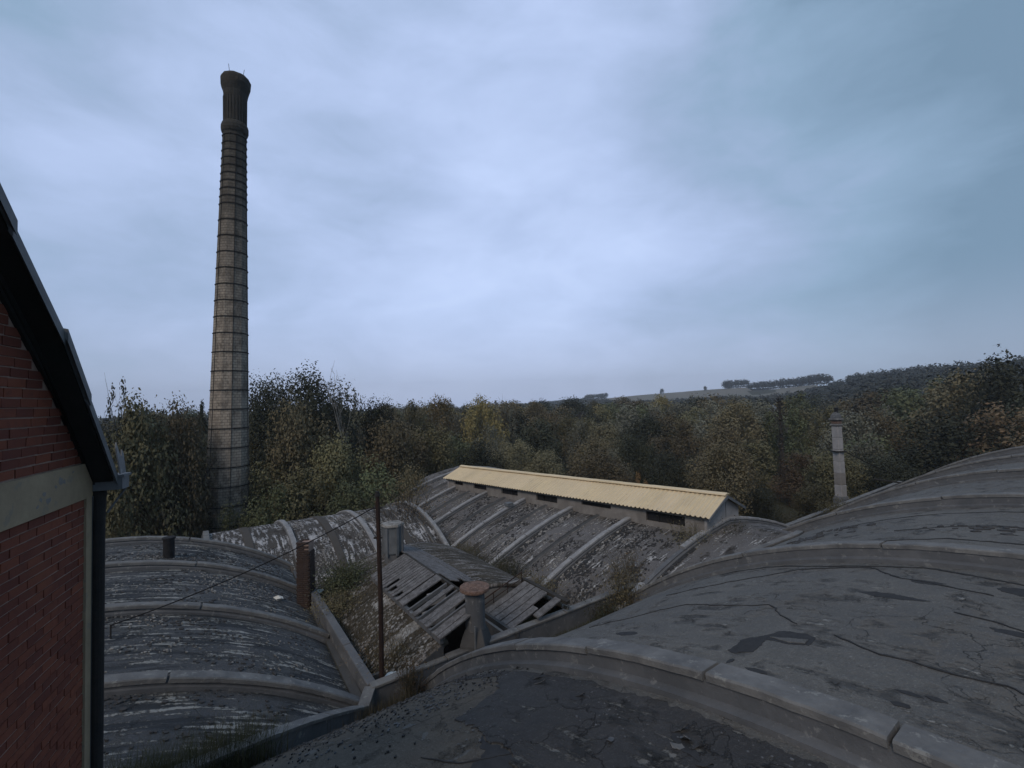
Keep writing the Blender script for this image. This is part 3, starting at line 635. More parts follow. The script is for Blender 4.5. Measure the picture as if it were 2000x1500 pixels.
for i, (s_, n_, L0, w0, th, lf) in enumerate(((5.0, -3.62, .22, .05, .9, .07), (4.92, -3.45, .18, .06, 2.2, .09), (4.85, -3.28, .2, .05, .4, .06), (4.75, -3.4, .15, .05, 3.6, .05), (4.62, -3.05, .2, .04, 1.4, .06), (4.55, -2.85, .24, .05, .7, .05),
        (5.15, -6.6, .22, .045, .5, .06), (5.0, -6.35, .2, .03, .9, .03), (4.95, -5.3, .16, .035, 1.2, .04), (4.35, -4.1, .14, .04, 2.6, .04), (3.9, -3.2, .2, .05, 4.0, .05))):
    curl(s_, n_, L0, w0, th, lf, (M['felt'], M['conc'], M['felt'], M['conc_top'])[i % 4], i)
for pl in ([(5.05, -3.75), (4.95, -3.5), (4.8, -3.2), (4.66, -3.1), (4.7, -3.35), (4.85, -3.6)], [(4.62, -3.0), (4.55, -2.8), (4.45, -2.7), (4.5, -2.9)], [(5.2, -6.75), (5.1, -6.5), (4.98, -6.5), (5.05, -6.7)], [(4.98, -5.5), (5.0, -5.25), (4.85, -5.2), (4.85, -5.4)]):
    RVc.patch('torn_patch', pl, .026, M['tar'], rv, rough=.05, step=.06)
RVc.chips(rv, 900, (1.2, 5.6, -12, -7.3), M['conc'], (.006, .028), name='gravel', clump=40); RVc.chips(rv, 260, (1.2, 5.6, -12, -6), M['tar'], (.006, .03), name='gravel', clump=20)
RVc.chips(rv, 420, (1.2, 5.4, -7, 0), M['conc'], (.004, .016), name='gravel', clump=16)
RVc.chips(rv, 900, (14.8, 40, -11, 8), M['felt'], (.02, .11), name='felt_flakes', clump=30)
MVc.chips(mv, 1900, (13, 38, 12.9, 19.2), M['tar'], (.012, .06), clump=60); MVc.chips(mv, 1300, (13, 38, 12.9, 19.2), M['chip'], (.01, .05), clump=36)
for s_ in (16.77, 20.84, 13.0): MVc.chips(mv, 260, (s_ - .65, s_ - .18, 13, 19), M['tar'], (.02, .09), clump=9); MVc.chips(mv, 170, (s_ - .6, s_ - .18, 13, 19), M['chip'], (.015, .06), clump=6)
LVc.chips(lv, 2400, (7.5, 26, -8, 2.6), M['felt'], (.01, .05), clump=95, name='felt_flakes'); LVc.chips(lv, 1200, (13.6, 26, -8, 2.6), M['chip'], (.008, .03), clump=60)
CVc.chips(cv, 800, (13.2, 21, 4.4, 6.2), M['chip'], (.01, .05), clump=24); FVc.chips(fv, 1500, (4.6, 11.9, -31, -24), M['chip'], (.01, .045), clump=30)

# ------------------------------------------------------------------ tan roofed clerestory
MA = np.array([8.62, 21.24]); maz = R(-40.3); md = np.array([math.sin(maz), math.cos(maz)]); mn = np.array([md[1], -md[0]])
MLEN = 21.9; ZE0, ZE1 = 2.55, 1.92
def MP(al, of, z): p = MA + md * al + mn * of; return np.array([p[0], p[1], z])
def zdrop(al): return (ZE1 - ZE0) * al / MLEN
mo = empty('clerestory', MP(0, 1.7, 1.2), 'long clerestory with a tan corrugated roof and dark window openings on the mossy vault', 'clerestory')
def slab(name, al0, al1, of0, of1, z0, z1, mat):
    v = []
    for al in (al0, al1):
        for of in (of0, of1):
            for z in (z0, z1): v.append(MP(al, of, z + zdrop(al)))
    return obj(name, v, [(0, 1, 3, 2), (4, 6, 7, 5), (0, 4, 5, 1), (2, 3, 7, 6), (0, 2, 6, 4), (1, 5, 7, 3)], mat, mo)
OPEN = [(1.09, 3.23, -.66, -.12), (5.43, 7.53, -.40, -.17), (9.49, 11.35, -.58, -.10), (13.18, 14.93, -.54, -.10), (16.68, 18.28, -.50, -.10), (19.7, 20.9, -.44, -.10)]
ZT = 2.60
for of0, of1 in ((.12, .27), (3.05, 3.2)):
    cur = .05
    for (a0, a1, zb, zt) in OPEN:
        slab('wall_pier', cur, a0, of0, of1, .7, ZT, M['render_brown']); slab('wall_sill', a0, a1, of0 + .002, of1 - .002, .7, 2.55 + zb, M['render_brown'])
        slab('lintel', a0, a1, of0 + .003, of1 - .003, 2.55 + zt + .02, ZT, M['conc_dark'])
        for kk in range(1, 3): slab('mullion', a0 + (a1 - a0) * kk / 3 - .02, a0 + (a1 - a0) * kk / 3 + .02, of0 + .06, of0 + .10, 2.55 + zb, 2.55 + zt + .02, M['pipe'])
        slab('opening_shade', a0 + .01, a1 - .01, of0 + .11, of0 + .13, 2.55 + zb, 2.55 + zt + .02, M['pipe']); cur = a1  # black panel stands in for the unlit interior behind each opening
    slab('wall_pier', cur, MLEN - .05, of0, of1, .7, ZT, M['render_brown'])
for al, mt in ((0.0, M['render']), (MLEN - .15, M['render'])):
    v = []; prof = [(.1, .9), (.1, 2.50), (1.72, 3.18), (3.3, 2.48), (3.3, .9)]
    for a_ in (al + .0, al + .12):
        for of, z in prof: v.append(MP(a_, of, z + zdrop(a_)))
    gw = obj('gable_wall', v, [(0, 1, 2, 3, 4), (9, 8, 7, 6, 5)] + [(i, 5 + i, 5 + (i + 1) % 5, (i + 1) % 5) for i in range(5)], mt, mo)
mb = MB()
mb.box(MP(-.008, 1.95, 2.0), (*md, 0), (*mn, 0), Z3, .008, .008, .95); mb.build('joint_strip', M['conc_dark'], mo)
def sheet(al0, al1, side, idx):
    v = []; f = []; pitch = .25; cnt = int(round((al1 - al0) / pitch * 8)); e = (-.12, 1.76) if side == 0 else (3.52, 1.70)
    for i in range(cnt + 1):
        al = al0 + (al1 - al0) * i / cnt; ph = (i % 8); h = (0, .0, .0, .012, .045, .055, .045, .012)[ph] + random.uniform(-.001, .001)
        for q in (0, .33, .66, 1):
            of = e[0] + (e[1] - e[0]) * q; z0 = 2.50 if side == 0 else 2.46; v.append(MP(al, of, z0 + (3.30 - z0) * q + h * (1 if q < .99 else .6) + zdrop(al) + .006 * (idx % 2) + .012 * mnoise.noise((al * .7, of, side))))
    for i in range(cnt):
        for q in range(3): f.append((i * 4 + q, i * 4 + q + 1, (i + 1) * 4 + q + 1, (i + 1) * 4 + q))
    o = obj('roof_sheet', v, f, M['tan'], mo, uv=[((i // 4) * .125 + idx * 3, (i % 4) / 3 * 2) for i in range(len(v))]); m = o.modifiers.new('t', 'SOLIDIFY'); m.thickness = .02; m.offset = 0
for side in (0, 1):
    al = -.22; i = 0
    while al < MLEN: sheet(al, min(al + 1.02, MLEN + .3), side, i); al += 1.0; i += 1
al = -.24; i = 0
while al < MLEN:
    a1 = min(al + 2.05, MLEN + .3); v = []
    for a_ in (al, a1):
        for of, z in ((1.48, 3.285), (1.50, 3.345), (1.70, 3.405), (1.90, 3.345), (1.92, 3.285), (1.70, 3.34)): v.append(MP(a_, of, z + zdrop(a_) + .008 * (i % 2)))
    bevel(obj('ridge_cap', v, [(k, (k + 1) % 6, 6 + (k + 1) % 6, 6 + k) for k in range(6)] + [tuple(range(6))[::-1], tuple(range(6, 12))], M['tan'], mo), .01); al += 2.0; i += 1
for of0, z0, of1, z1 in ((-.14, 2.47, 1.7, 3.27), (3.54, 2.43, 1.7, 3.27)):
    v = []
    for a_ in (-.27, -.235):
        for of, z in ((of0, z0 - .10), (of0, z0 + .03), (of1, z1 + .03), (of1, z1 - .12)): v.append(MP(a_, of, z))
    obj('verge_board', v, [(0, 1, 2, 3), (7, 6, 5, 4), (0, 4, 5, 1), (1, 5, 6, 2), (2, 6, 7, 3), (3, 7, 4, 0)], M['zinc'], mo)
slab('eaves_board', -.1, MLEN, -.02, .03, 2.40, 2.485, M['conc_dark'])
# small metal box on the ridge of one rib, loose board near the wall
o = MB(); c = MVc.pos(24.95, MVc.a_of_n(17.0), .38, False); o.box(c, (*MVc.f[0], 0), (*MVc.f[1], 0), Z3, .2, .22, .12, .01); tb = bevel(o.build('lamp_box', M['zinc']), .02); _props(tb, 'small grey metal box sitting on a slanting rib below the tan roof', 'metal box')
for (s_, n_, l_) in ((16.9, 18.7, .5), (15.0, 15.6, .9), (17.3, 14.0, .5), (13.6, 14.0, .8)):
    o = MB(); c = MVc.pos(s_, MVc.a_of_n(n_), .05, False); a_ = np.array([*MVc.f[0], 0]) * .6 + np.array([*MVc.f[1], .15]) * .5; a_ /= np.linalg.norm(a_); b_ = np.cross(Z3, a_); b_ /= np.linalg.norm(b_)
    o.box(c, a_, b_, np.cross(a_, b_), l_, .07, .02, .01)
    ob = o.build('loose_board', M['wood']); _props(ob, {.9: 'longest loose grey board lying on the mossy vault amid white flakes', .5: 'short loose grey board lying against the wall under the tan roof' if n_ > 18 else 'short loose grey board low down on the mossy vault', .8: 'loose grey board beside the broken rib under the clerestory gable'}[l_], 'board', 'loose boards on the mossy vault')
# ------------------------------------------------------------------ skylights
F2 = CVc.f
def C2(s, n, z): return W(F2, s, n, z)
def plank(parent, s, w, top, bot, mat, th=.035, name='plank', skew=0.0, sag=0.0, cut=(0, 1)):
    """board running down the slope from top=(n,z) to bot=(n,z)"""
    v = []; k0, k1 = cut
    for q in (k0, (k0 + k1) / 2, k1):
        n = top[0] + (bot[0] - top[0]) * q; z = top[1] + (bot[1] - top[1]) * q - sag * math.sin(math.pi * q)
        for ds, dz in ((-w / 2, 0), (w / 2, 0), (w / 2, th), (-w / 2, th)): v.append(C2(s + ds + skew * q + random.uniform(-.005, .005), n, z + dz + random.uniform(-.004, .004)))
    f = [tuple(range(4)), (11, 10, 9, 8)]
    for i in range(2):
        for c in range(4): f.append((i * 4 + c, (i + 1) * 4 + c, (i + 1) * 4 + (c + 1) % 4, i * 4 + (c + 1) % 4))
    return obj(name, v, f, mat, parent)
sk = empty('skylight', C2(16.3, 7.5, .9), 'long gabled wooden skylight with missing boards behind the rusty capped vent', 'skylight')
T1, B1 = (7.62, 1.52), (6.12, .93)
for i in range(15):
    s = 19.35 - i * .205
    plank(sk, s, .165 + random.uniform(-.012, .012), T1, B1, M['wood'], skew=random.uniform(-.03, .03), sag=random.uniform(0, .02), cut=(0, 1 if i not in (8, 10, 13) else random.uniform(.55, .8)))
for s, w in ((16.1, .33), (15.86, .12), (14.92, .24), (14.22, .26), (13.95, .24), (13.3, .3), (13.0, .2)):
    plank(sk, s, w, T1, B1, M['wood'], th=.05, skew=random.uniform(-.03, .03), cut=(0 if s > 13.5 else .25, 1))
for s in (15.4, 14.58, 13.62): plank(sk, s, .07, (T1[0], T1[1] - .12), (B1[0], B1[1] - .1), M['conc'], th=.13, name='rafter')
mb = MB(); mb.box(C2(16.2, 7.66, 1.50), (*F2[0], 0), (*F2[1], 0), Z3, 3.25, .05, .06); mb.build('ridge_board', M['wood_dark'], sk)
mb = MB(); mb.box(C2(16.2, 6.2, .86), (*F2[0], 0), (*F2[1], 0), Z3, 3.25, .06, .07); mb.build('kerb', M['conc'], sk)
mb = MB(); mb.box(C2(14.8, 7.0, .75), (*F2[0], 0), (*F2[1], 0), Z3, .06, .6, .25); mb.box(C2(15.5, 7.25, 1.05), (*F2[0], 0), (*F2[1], 0), Z3, .05, .35, .2); mb.build('cross_wall', M['render'], sk)
for i in range(7):
    n0 = 7.68 + i * .19; n1 = n0 + .185; z0 = 1.52 - i * .055; v = []
    s_end = 15.6 if i in (1, 2, 4, 5) else (16.4 if i == 0 else 15.9)
    for ss in (s_end, (s_end + 21.9) / 2, 21.9):
        for n, z in ((n0, z0), (n1, z0 - .05), (n1, z0 - .02), (n0, z0 + .035)): v.append(C2(ss, n + random.uniform(-.006, .006), z + random.uniform(-.008, .008) + (-.12 if ss > 20 else 0)))
    f = [tuple(range(4)), (11, 10, 9, 8)]
    for q in range(2):
        for c in range(4): f.append((q * 4 + c, (q + 1) * 4 + c, (q + 1) * 4 + (c + 1) % 4, q * 4 + (c + 1) % 4))
    obj('plank', v, f, M['wood'], sk)
sk2 = empty('skylight', C2(14.1, 10, .3), 'sloping skylight of six broad grey boards between the round vent and the parapet', 'skylight')
T2, B2 = (10.85, .86), (8.98, .24)
for i in range(6):
    s = 14.92 - i * .365
    if i == 5: plank(sk2, s - .05, .3, T2, B2, M['wood'], th=.05, cut=(.0, .55)); continue
    plank(sk2, s, .305 + random.uniform(-.015, .015), T2, B2, M['wood'], th=.05, skew=random.uniform(-.02, .02), cut=(0 if i != 4 else .38, 1), sag=.02)
mb = MB(); mb.box(C2(14.0, 10.98, .86), (*F2[0], 0), (*F2[1], 0), Z3, 1.35, .09, .06, .01); mb.build('top_kerb', M['wood_dark'], sk2)
mb = MB(); mb.box(C2(14.0, 8.94, .18), (*F2[0], 0), (*F2[1], 0), Z3, 1.1, .06, .1); mb.build('bottom_kerb', M['conc_dark'], sk2)
rl = empty('railing', C2(15.2, 9, .2), 'thin dark metal handrail sloping up beside the six broad grey boards', 'railing')
mb = MB(); mb.tube([C2(15.22, 8.75, .50), C2(15.22, 10.85, 1.22)], .022, 6); mb.build('handrail', M['rust'], rl)
mb = MB(); mb.tube([C2(15.22, 8.8, .30), C2(15.22, 10.85, .98)], .015, 6); mb.build('lower_rail', M['rust'], rl)
for q in (.03, .35, .66, .98): mb = MB(); mb.tube([C2(15.22, 8.75 + 2.1 * q, .1 + .72 * q), C2(15.22, 8.75 + 2.1 * q, .50 + .72 * q)], .016, 6); mb.build('post', M['rust'], rl)

# round vent with a rusty cap
vc = np.array([-1.36, 14.98, -.75])
vt = empty('roof_vent', vc, 'round grey roof vent with a flared foot and rusty flat cap beside the wooden skylight', 'vent')
mb = MB(); mb.lathe(vc, [(.58, .0), (.58, 1.2), (.50, 1.42), (.40, 1.62), (.32, 1.72)], 4, rot=R(35)); bevel(mb.build('base', M['conc_dark'], vt), .03, 2)
mb = MB(); mb.lathe(vc, [(.32, 1.60), (.31, 1.9), (.31, 2.78)], 20); mb.build('pipe', M['conc'], vt, smooth=False)
mb = MB(); mb.lathe(vc, [(.31, 2.72), (.47, 2.80), (.48, 2.84), (.47, 2.90), (.40, 2.91)], 28); mb.build('cap', M['rustcap'], vt)
v = []; f = []
for i in range(5):
    for k in range(20): rr = .40 * (1 - i / 4.6) * (1 + .12 * mnoise.noise((k, i, 2))); v.append((vc[0] - .05 + rr * math.cos(k * math.pi / 10), vc[1] + rr * math.sin(k * math.pi / 10), vc[2] + 2.905 + .012 * i + .03 * abs(mnoise.noise((k * .8, i * 1.3, 4)))))
for i in range(4):
    for k in range(20): f.append((i * 20 + k, i * 20 + (k + 1) % 20, (i + 1) * 20 + (k + 1) % 20, (i + 1) * 20 + k))
f.append(tuple(range(80, 100))); obj('cap_crust', v, f, M['rustcap'], vt)
mb = MB(); mb.tube([vc + np.array([.02, -.42, .6]), vc + np.array([.02, -.42, 1.85])], .03, 8); mb.build('drain_pipe', M['zinc'], vt)

# fluted box vent
bc = np.array([-5.50, 20.9, .9])
bv = empty('roof_vent', bc, 'blue grey fluted box vent with a pale slab on top, behind the rusty pole', 'vent')
mb = MB(); mb.lathe(bc, [(.36, 0), (.36, .6)], 6, rot=.2); mb.build('base', M['conc'], bv)
mb = MB(); mb.lathe(bc, [(.43, .55), (.43, 1.72)], 6, rot=.2); mb.build('body', M['zinc'], bv)
for k in range(6):
    a = .2 + k * math.pi / 3; mb = MB(); d_ = np.array([math.cos(a), math.sin(a), 0]); mb.box(bc + d_ * .43 + Z3 * 1.08, d_, np.cross(Z3, d_), Z3, .045, .05, .62); mb.build('fin', M['zinc'], bv)
mb = MB(); mb.lathe(bc, [(.50, 1.70), (.52, 1.74), (.50, 1.82), (.3, 1.84)], 6, rot=.2); mb.build('cap_slab', M['chip'], bv)
mb = MB(); mb.tube([bc + np.array([-.15, 0, 1.8]), bc + np.array([-.17, 0, 1.98]), bc + np.array([-.05, 0, 2.06]), bc + np.array([0, 0, 1.9])], .02, 6); mb.tube([bc + np.array([.47, -.2, .6]), bc + np.array([.47, -.2, 1.9])], .02, 6); mb.build('wire', M['conc_top'], bv)

# red brick stack: individual courses of brick
sc_ = np.array([-8.62, 19.2, -.2])
st = empty('brick_stack', sc_, 'stubby dark red brick stack at the edge of the streaked vault', 'chimney')
mb = MB(); mb.box(sc_ + Z3 * 1.35, (1, 0, 0), (0, 1, 0), Z3, .23, .23, 1.33); mb.build('core', M['mortar'], st)
def brick_mesh(name, L_, D_, H_, mat):
    mb = MB(); mb.box((0, 0, 0), (1, 0, 0), (0, 1, 0), Z3, L_ / 2, D_ / 2, H_ / 2, jit=.0015); return mkmesh(name, mb.v, mb.f, mat)
bmA = brick_mesh('brick', .235, .11, .066, M['stackbrick'])
def piece(name, me, parent, loc, rot=(0, 0, 0), scale=None, **k):
    o = bpy.data.objects.new(name, me); COL.objects.link(o); o.parent = parent; o.location = Vector(loc) - ORG[parent.name]; o.rotation_euler = rot
    if scale: o.scale = scale
    _props(o, **k); return o
z = .04; row = 0
while z < 2.72:
    wide = z < 2.35
    for side in range(4):
        for k in (-.5, .5):
            a = side * math.pi / 2; off = k * .24 + (.02 if row % 2 else -.02) * (1 if side % 2 else -1); px_, py_ = math.cos(a) * .22 - math.sin(a) * off, math.sin(a) * .22 + math.cos(a) * off
            if not wide and px_ > .12: continue
            piece('brick', bmA, st, sc_ + np.array([px_, py_, z]), (0, random.uniform(-.02, .02), a + math.pi / 2 + random.uniform(-.03, .03)))
    z += .078; row += 1

# rusty pole, cables
pb = np.array([-3.90, 13.42, -.25]); pt = np.array([-3.95, 13.42, 5.40])
po = empty('pole', pb, 'tall thin rusty steel pole standing at the parapet end of the speckled beam', 'pole')
mb = MB(); mb.tube([pb, pb * .5 + pt * .5 + np.array([.02, 0, 0]), pt], [.075, .068, .06], 12); mb.build('shaft', M['rust'], po)
mb = MB(); mb.tube([pt - Z3 * .02, pt + Z3 * .12], [.085, .05], 10); mb.build('cap', M['metal_dark'], po)
for dz in (.35, 1.2): mb = MB(); mb.tube([pt - Z3 * dz - np.array([.12, 0, 0]), pt - Z3 * dz + np.array([.12, 0, 0])], .03, 6); mb.build('bracket', M['metal_dark'], po)
mb = MB(); a = pt + Z3 * -.35 + np.array([-.12, 0, 0]); b = np.array([-10.47, 12.12, 2.52])
mb.tube([a + (b - a) * q - Z3 * .35 * 4 * q * (1 - q) * .55 for q in np.linspace(0, 1, 16)], .016, 6)
cb = mb.build('cable', M['cable'], None); _props(cb, 'black cable stretched from the rusty pole down over the dark streaked vault', 'cable')
mb = MB(); mb.tube([b + Z3 * .02, b - Z3 * .45], .02, 6); mb.tube([b - Z3 * .42 - np.array([.08, 0, 0]), b - Z3 * .42 + np.array([.08, 0, 0])], .03, 6); k = mb.build('cable_hook', M['metal_dark']); _props(k, 'small dark hook holding the end of the black cable on the streaked vault', 'hook')
mb = MB(); c = np.array([-14.15, 19.1, 1.7]); mb.lathe(c, [(.20, 0), (.20, 1.05), (.235, 1.06), (.235, 1.14), (.15, 1.15)], 16); k = mb.build('flue_pipe', M['pipe'], None); _props(k, 'short black flue pipe standing on the crown of the streaked vault', 'pipe')
mb = MB(); mb.lathe((-3.68, 13.62, -.08), [(.02, .35), (.16, .33), (.24, .22), (.26, .08), (.22, 0)][::-1], 20); k = mb.build('tub', M['white'], smooth=True); _props(k, 'upturned white plastic tub behind the foot of the rusty pole', 'tub')
for i, (p, l) in enumerate((((-8.35, 19.9, .12), 'crumpled white scrap lying below the stubby red brick stack'), ((-9.3, 18.3, .55), 'white scrap caught on the streaked vault edge beside the brick stack'))):
    mb = MB(); v = [(p[0] + .22 * math.cos(t) * random.uniform(.6, 1), p[1] + .2 * math.sin(t) * random.uniform(.6, 1), p[2] + random.uniform(0, .12)) for t in np.linspace(0, 5.6, 8)]
    mb.add(v + [(p[0], p[1], p[2] + .16), (p[0], p[1], p[2] - .08)], [(j, (j + 1) % 8, 8) for j in range(8)] + [((j + 1) % 8, j, 9) for j in range(8)]); k = mb.build('scrap', M['white']); _props(k, l, 'scrap')

# ------------------------------------------------------------------ tall chimney
CB = np.array([-24.75, 40.0, GZ]); HC = 43.2
ch = empty('tall_chimney', CB, 'very tall tapering chimney of pale blocks with dark iron hoops and sooty flared top', 'chimney')
NS = 12
def crad(z):  # half width across
    return float(np.interp(z, [0, 8, 24, 36, 41.0, 43.2], [1.72, 1.60, 1.24, .96, .88, .88]))
def cpt(r, z, k, rot=.13): a = 2 * math.pi * k / NS + rot; return (CB[0] + r * math.cos(a) + .023 * z, CB[1] + r * math.sin(a), CB[2] + z)
Zs = list(np.linspace(0, 40.8, 60)); prof = [(crad(z), z) for z in Zs]
v = []; f = []; uv = []
for i in range(len(prof) - 1):
    for k in range(NS):
        b = len(v)
        for (r_, z), kk in ((prof[i], k), (prof[i], k + 1), (prof[i + 1], k + 1), (prof[i + 1], k)):
            v.append(cpt(r_, z, kk)); uv.append((kk * .98, z))
        f.append((b, b + 1, b + 2, b + 3))
obj('shaft', v, f, M['chim'], ch, uv=uv)
def ringpart(name, prof, mat, n=NS, jag=0):
    v = []; f = []; uv = []
    for i, (r_, z) in enumerate(prof):
        for k in range(n):
            a = 2 * math.pi * k / n + .13; rr = r_ + (jag * mnoise.noise((k * 1.1, i * .9, 3)) if i < len(prof) - 1 else 0); zz = z + (jag * 1.2 * mnoise.noise((k * .7, i, 8)) if i > len(prof) - 4 and jag else 0)
            v.append((CB[0] + rr * math.cos(a) + .023 * z, CB[1] + rr * math.sin(a), CB[2] + zz)); uv.append((k * .5, zz))
    m = len(prof)
    for i in range(m - 1):
        for k in range(n): f.append((i * n + k, i * n + (k + 1) % n, (i + 1) * n + (k + 1) % n, (i + 1) * n + k))
    return obj(name, v, f, mat, ch, uv=uv)
z = 1.0; hoops = []
while z < 37.9:
    hoops.append(z); z += 1.62 if z < 20 else (1.4 if z < 31.2 else .68)
for z in hoops:
    r_ = crad(z); ringpart('hoop', [(r_ + .005, z - .035), (r_ + .05, z - .035), (r_ + .05, z + .045), (r_ + .005, z + .045)], M['metal_dark'])
for k in range(0, 12, 2):
    mb = MB(); P_ = [cpt(crad(z_) + .03, z_, k) for z_ in np.linspace(.5, 37.8, 12)]; mb.tube(P_, .022, 4); mb.build('strap', M['metal_dark'], ch)
ringpart('neck_ring', [(.90, 38.0), (1.0, 38.15), (1.07, 38.4), (1.07, 38.7), (1.0, 38.95), (.88, 39.1)], M['chim'], 24)
ringpart('crown', [(.88, 40.6), (.90, 41.3), (.97, 41.8), (1.09, 42.2), (1.17, 42.5), (1.18, 42.95), (1.05, 43.2), (.8, 43.2), (.7, 42.6), (.7, 40)], M['chim'], 24, .05)
for k in range(24):
    a = 2 * math.pi * k / 24 + .13; d_ = np.array([math.cos(a), math.sin(a), 0]); t_ = np.cross(Z3, d_); mb = MB()
    mb.box(CB + d_ * .88 + Z3 * 40.1 + np.array([.92, 0, 0]), d_, t_, Z3, .05, .06, 1.2, .01); mb.build('pilaster', M['chim'], ch)
for dx, dz in ((-.45, 1.7), (.55, 1.1)): mb = MB(); mb.tube([CB + np.array([dx + .98, 0, 42.9]), CB + np.array([dx * 1.4 + .98, 0, 42.9 + dz])], .02, 5); mb.build('lightning_rod', M['metal_dark'], ch)

# ------------------------------------------------------------------ square chimney on the far side
SB = np.array([27.95, 40.0, GZ]); sq = empty('square_chimney', SB, 'slim leaning square chimney of grey concrete with a stepped cap and pot', 'chimney')
def sqp(name, prof, mat, rot=R(20)): mb = MB(); mb.lathe(SB, [(r_ * 1.414 * .68, z) for r_, z in prof], 4, rot=rot + R(45), lean=(-.012, 0)); return bevel(mb.build(name, mat, sq), .03)
sqp('foot', [(.62, 0), (.62, 5.0), (.52, 5.2)], M['conc']); 
for k in range(6): sqp('shaft_block', [(.47 - .012 * k, 5.15 + k * 1.0), (.465 - .012 * k, 6.14 + k * 1.0)], M['render_brown'] if k == 1 else M['render'])
sqp('collar', [(.42, 11.15), (.52, 11.2), (.52, 11.32), (.42, 11.36)], M['conc_top']); sqp('head', [(.40, 11.36), (.42, 11.6)], M['rustcap']); sqp('cap', [(.44, 11.62), (.60, 11.68), (.60, 11.78), (.5, 11.82)], M['conc_top'])
sqp('hood', [(.46, 11.82), (.40, 12.1), (.18, 12.35)], M['conc']); mb = MB(); mb.lathe(SB + np.array([-.1, 0, 12.3]), [(.15, 0), (.15, .35), (.19, .36), (.19, .44)], 12); mb.build('pot', M['pipe'], sq)
mb = MB(); mb.box(SB + Z3 * 9.0 + np.array([-.1, 0, 0]), (1, 0, 0), (0, 1, 0), Z3, .46, .46, .05); mb.build('strap', M['metal_dark'], sq)
mb = MB(); a = np.array([26.0, 40.2, 4.6]); b = np.array([33.2, 40.5, .7]); mb.tube([a + (b - a) * q - Z3 * .25 * 4 * q * (1 - q) for q in np.linspace(0, 1, 10)], .035, 5); k = mb.build('cable', M['cable']); _props(k, 'dark cable crossing behind the slim square chimney', 'cable')
mb = MB(); a = RVc.pos(34.3, RVc.a_of_n(-8.6), .5, False); mb.tube([a, a + np.array([-1.0, .7, .12])], .05, 6); k = mb.build('broken_bar', M['metal_dark']); _props(k, 'short dark bar sticking out over the ribs near the slim square chimney', 'bar')

# ------------------------------------------------------------------ brick gable building
wd = np.array([-.37906, .92537]); wn = np.array([.92537, .37906]); WC = np.array([-4.295, 4.70])
def BP(a, o, z): p = WC + wd * a + wn * o; return np.array([p[0], p[1], z])
bb = empty('brick_building', BP(-1.5, -1, 0), 'red brick gable end with a cream band and a dark sloping roof verge', 'building')
def bslab(name, a0, a1, o0, o1, z0, z1, mat, jit=0, parent=bb):
    mb = MB(); mb.box(BP((a0 + a1) / 2, (o0 + o1) / 2, (z0 + z1) / 2), (*wd, 0), (*wn, 0), Z3, (a1 - a0) / 2, (o1 - o0) / 2, (z1 - z0) / 2, jit); return mb.build(name, mat, parent)
def rake(a): return 7.57 + 1.25 * (-a - .2) if a > -1.04 else 8.62 + .93 * (-a - 1.04)      # height of the verge over the wall
# mortar body of the gable
v = []; pr = [(0.0, -1), (0.0, 7.45), (-1.04, 8.5), (-3.2, 10.5), (-3.2, -1)]
for o_ in (-6, .004):
    for a_, z_ in pr: v.append(BP(a_, o_, z_))
obj('wall', v, [(0, 1, 2, 3, 4), (9, 8, 7, 6, 5)] + [(i, 5 + i, 5 + (i + 1) % 5, (i + 1) % 5) for i in range(5)], M['mortar'], bb)
bslab('cream_band', -3.2, -.005, -.01, .035, 7.155, 7.50, M['cream'])
bslab('cream_pilaster', -.115, .0, -.01, .03, 2.0, 7.153, M['cream']); bslab('wall_return', -.03, .05, -.20, .028, 1.5, 7.15, M['conc_dark'])
bmW = [brick_mesh('brick', .222, .03, .065, M['brick']) for _ in range(4)]; wrot = math.atan2(wd[1], wd[0])
rest = MB(); cnt = 0
def lay(a, z, L_=.222):
    global cnt
    dj = random.uniform(-.003, .004)
    if cnt < 298 and a > -1.62 and z > 4.5:
        me = random.choice(bmW); piece('brick', me, bb, BP(a, -.003 + dj, z), (random.uniform(-.004, .004), random.uniform(-.006, .006), wrot), scale=(L_ / .222, 1, 1)); cnt += 1
    else: rest.box(BP(a, -.003 + dj, z), (*wd, 0), (*wn, 0), Z3, L_ / 2, .015, .0325, .001)
z = 7.155 - .045; row = 0
while z > 2.0:
    x = -.12 - (.111 if row % 2 else 0)
    if row % 2: lay(-.12 - .05, z, .1)
    while x > -3.1: lay(x - .117, z); x -= .234
    z -= .0775; row += 1
z = 7.50 + .045; row = 0
while z < 10.2:
    x0 = -.02 - max(0, (z - 7.5) / 1.0); x = x0 - (.11 if row % 2 else 0)
    while x > -3.1: lay(x - .117, z); x -= .234
    z += .0775; row += 1
obj('brick_courses', rest.v, rest.f, M['brick'], bb, kind='stuff')
# dark strips standing in for the shaded brickwork just below the verge
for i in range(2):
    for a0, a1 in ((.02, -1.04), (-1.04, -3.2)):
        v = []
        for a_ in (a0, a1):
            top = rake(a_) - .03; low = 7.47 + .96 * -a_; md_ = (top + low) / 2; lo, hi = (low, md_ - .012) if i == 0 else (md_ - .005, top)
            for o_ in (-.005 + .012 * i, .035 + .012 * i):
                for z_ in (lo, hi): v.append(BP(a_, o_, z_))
        obj('shade_board', v, [(0, 1, 3, 2), (4, 6, 7, 5), (0, 4, 5, 1), (2, 3, 7, 6), (0, 2, 6, 4), (1, 5, 7, 3)], M['soffit'], bb)
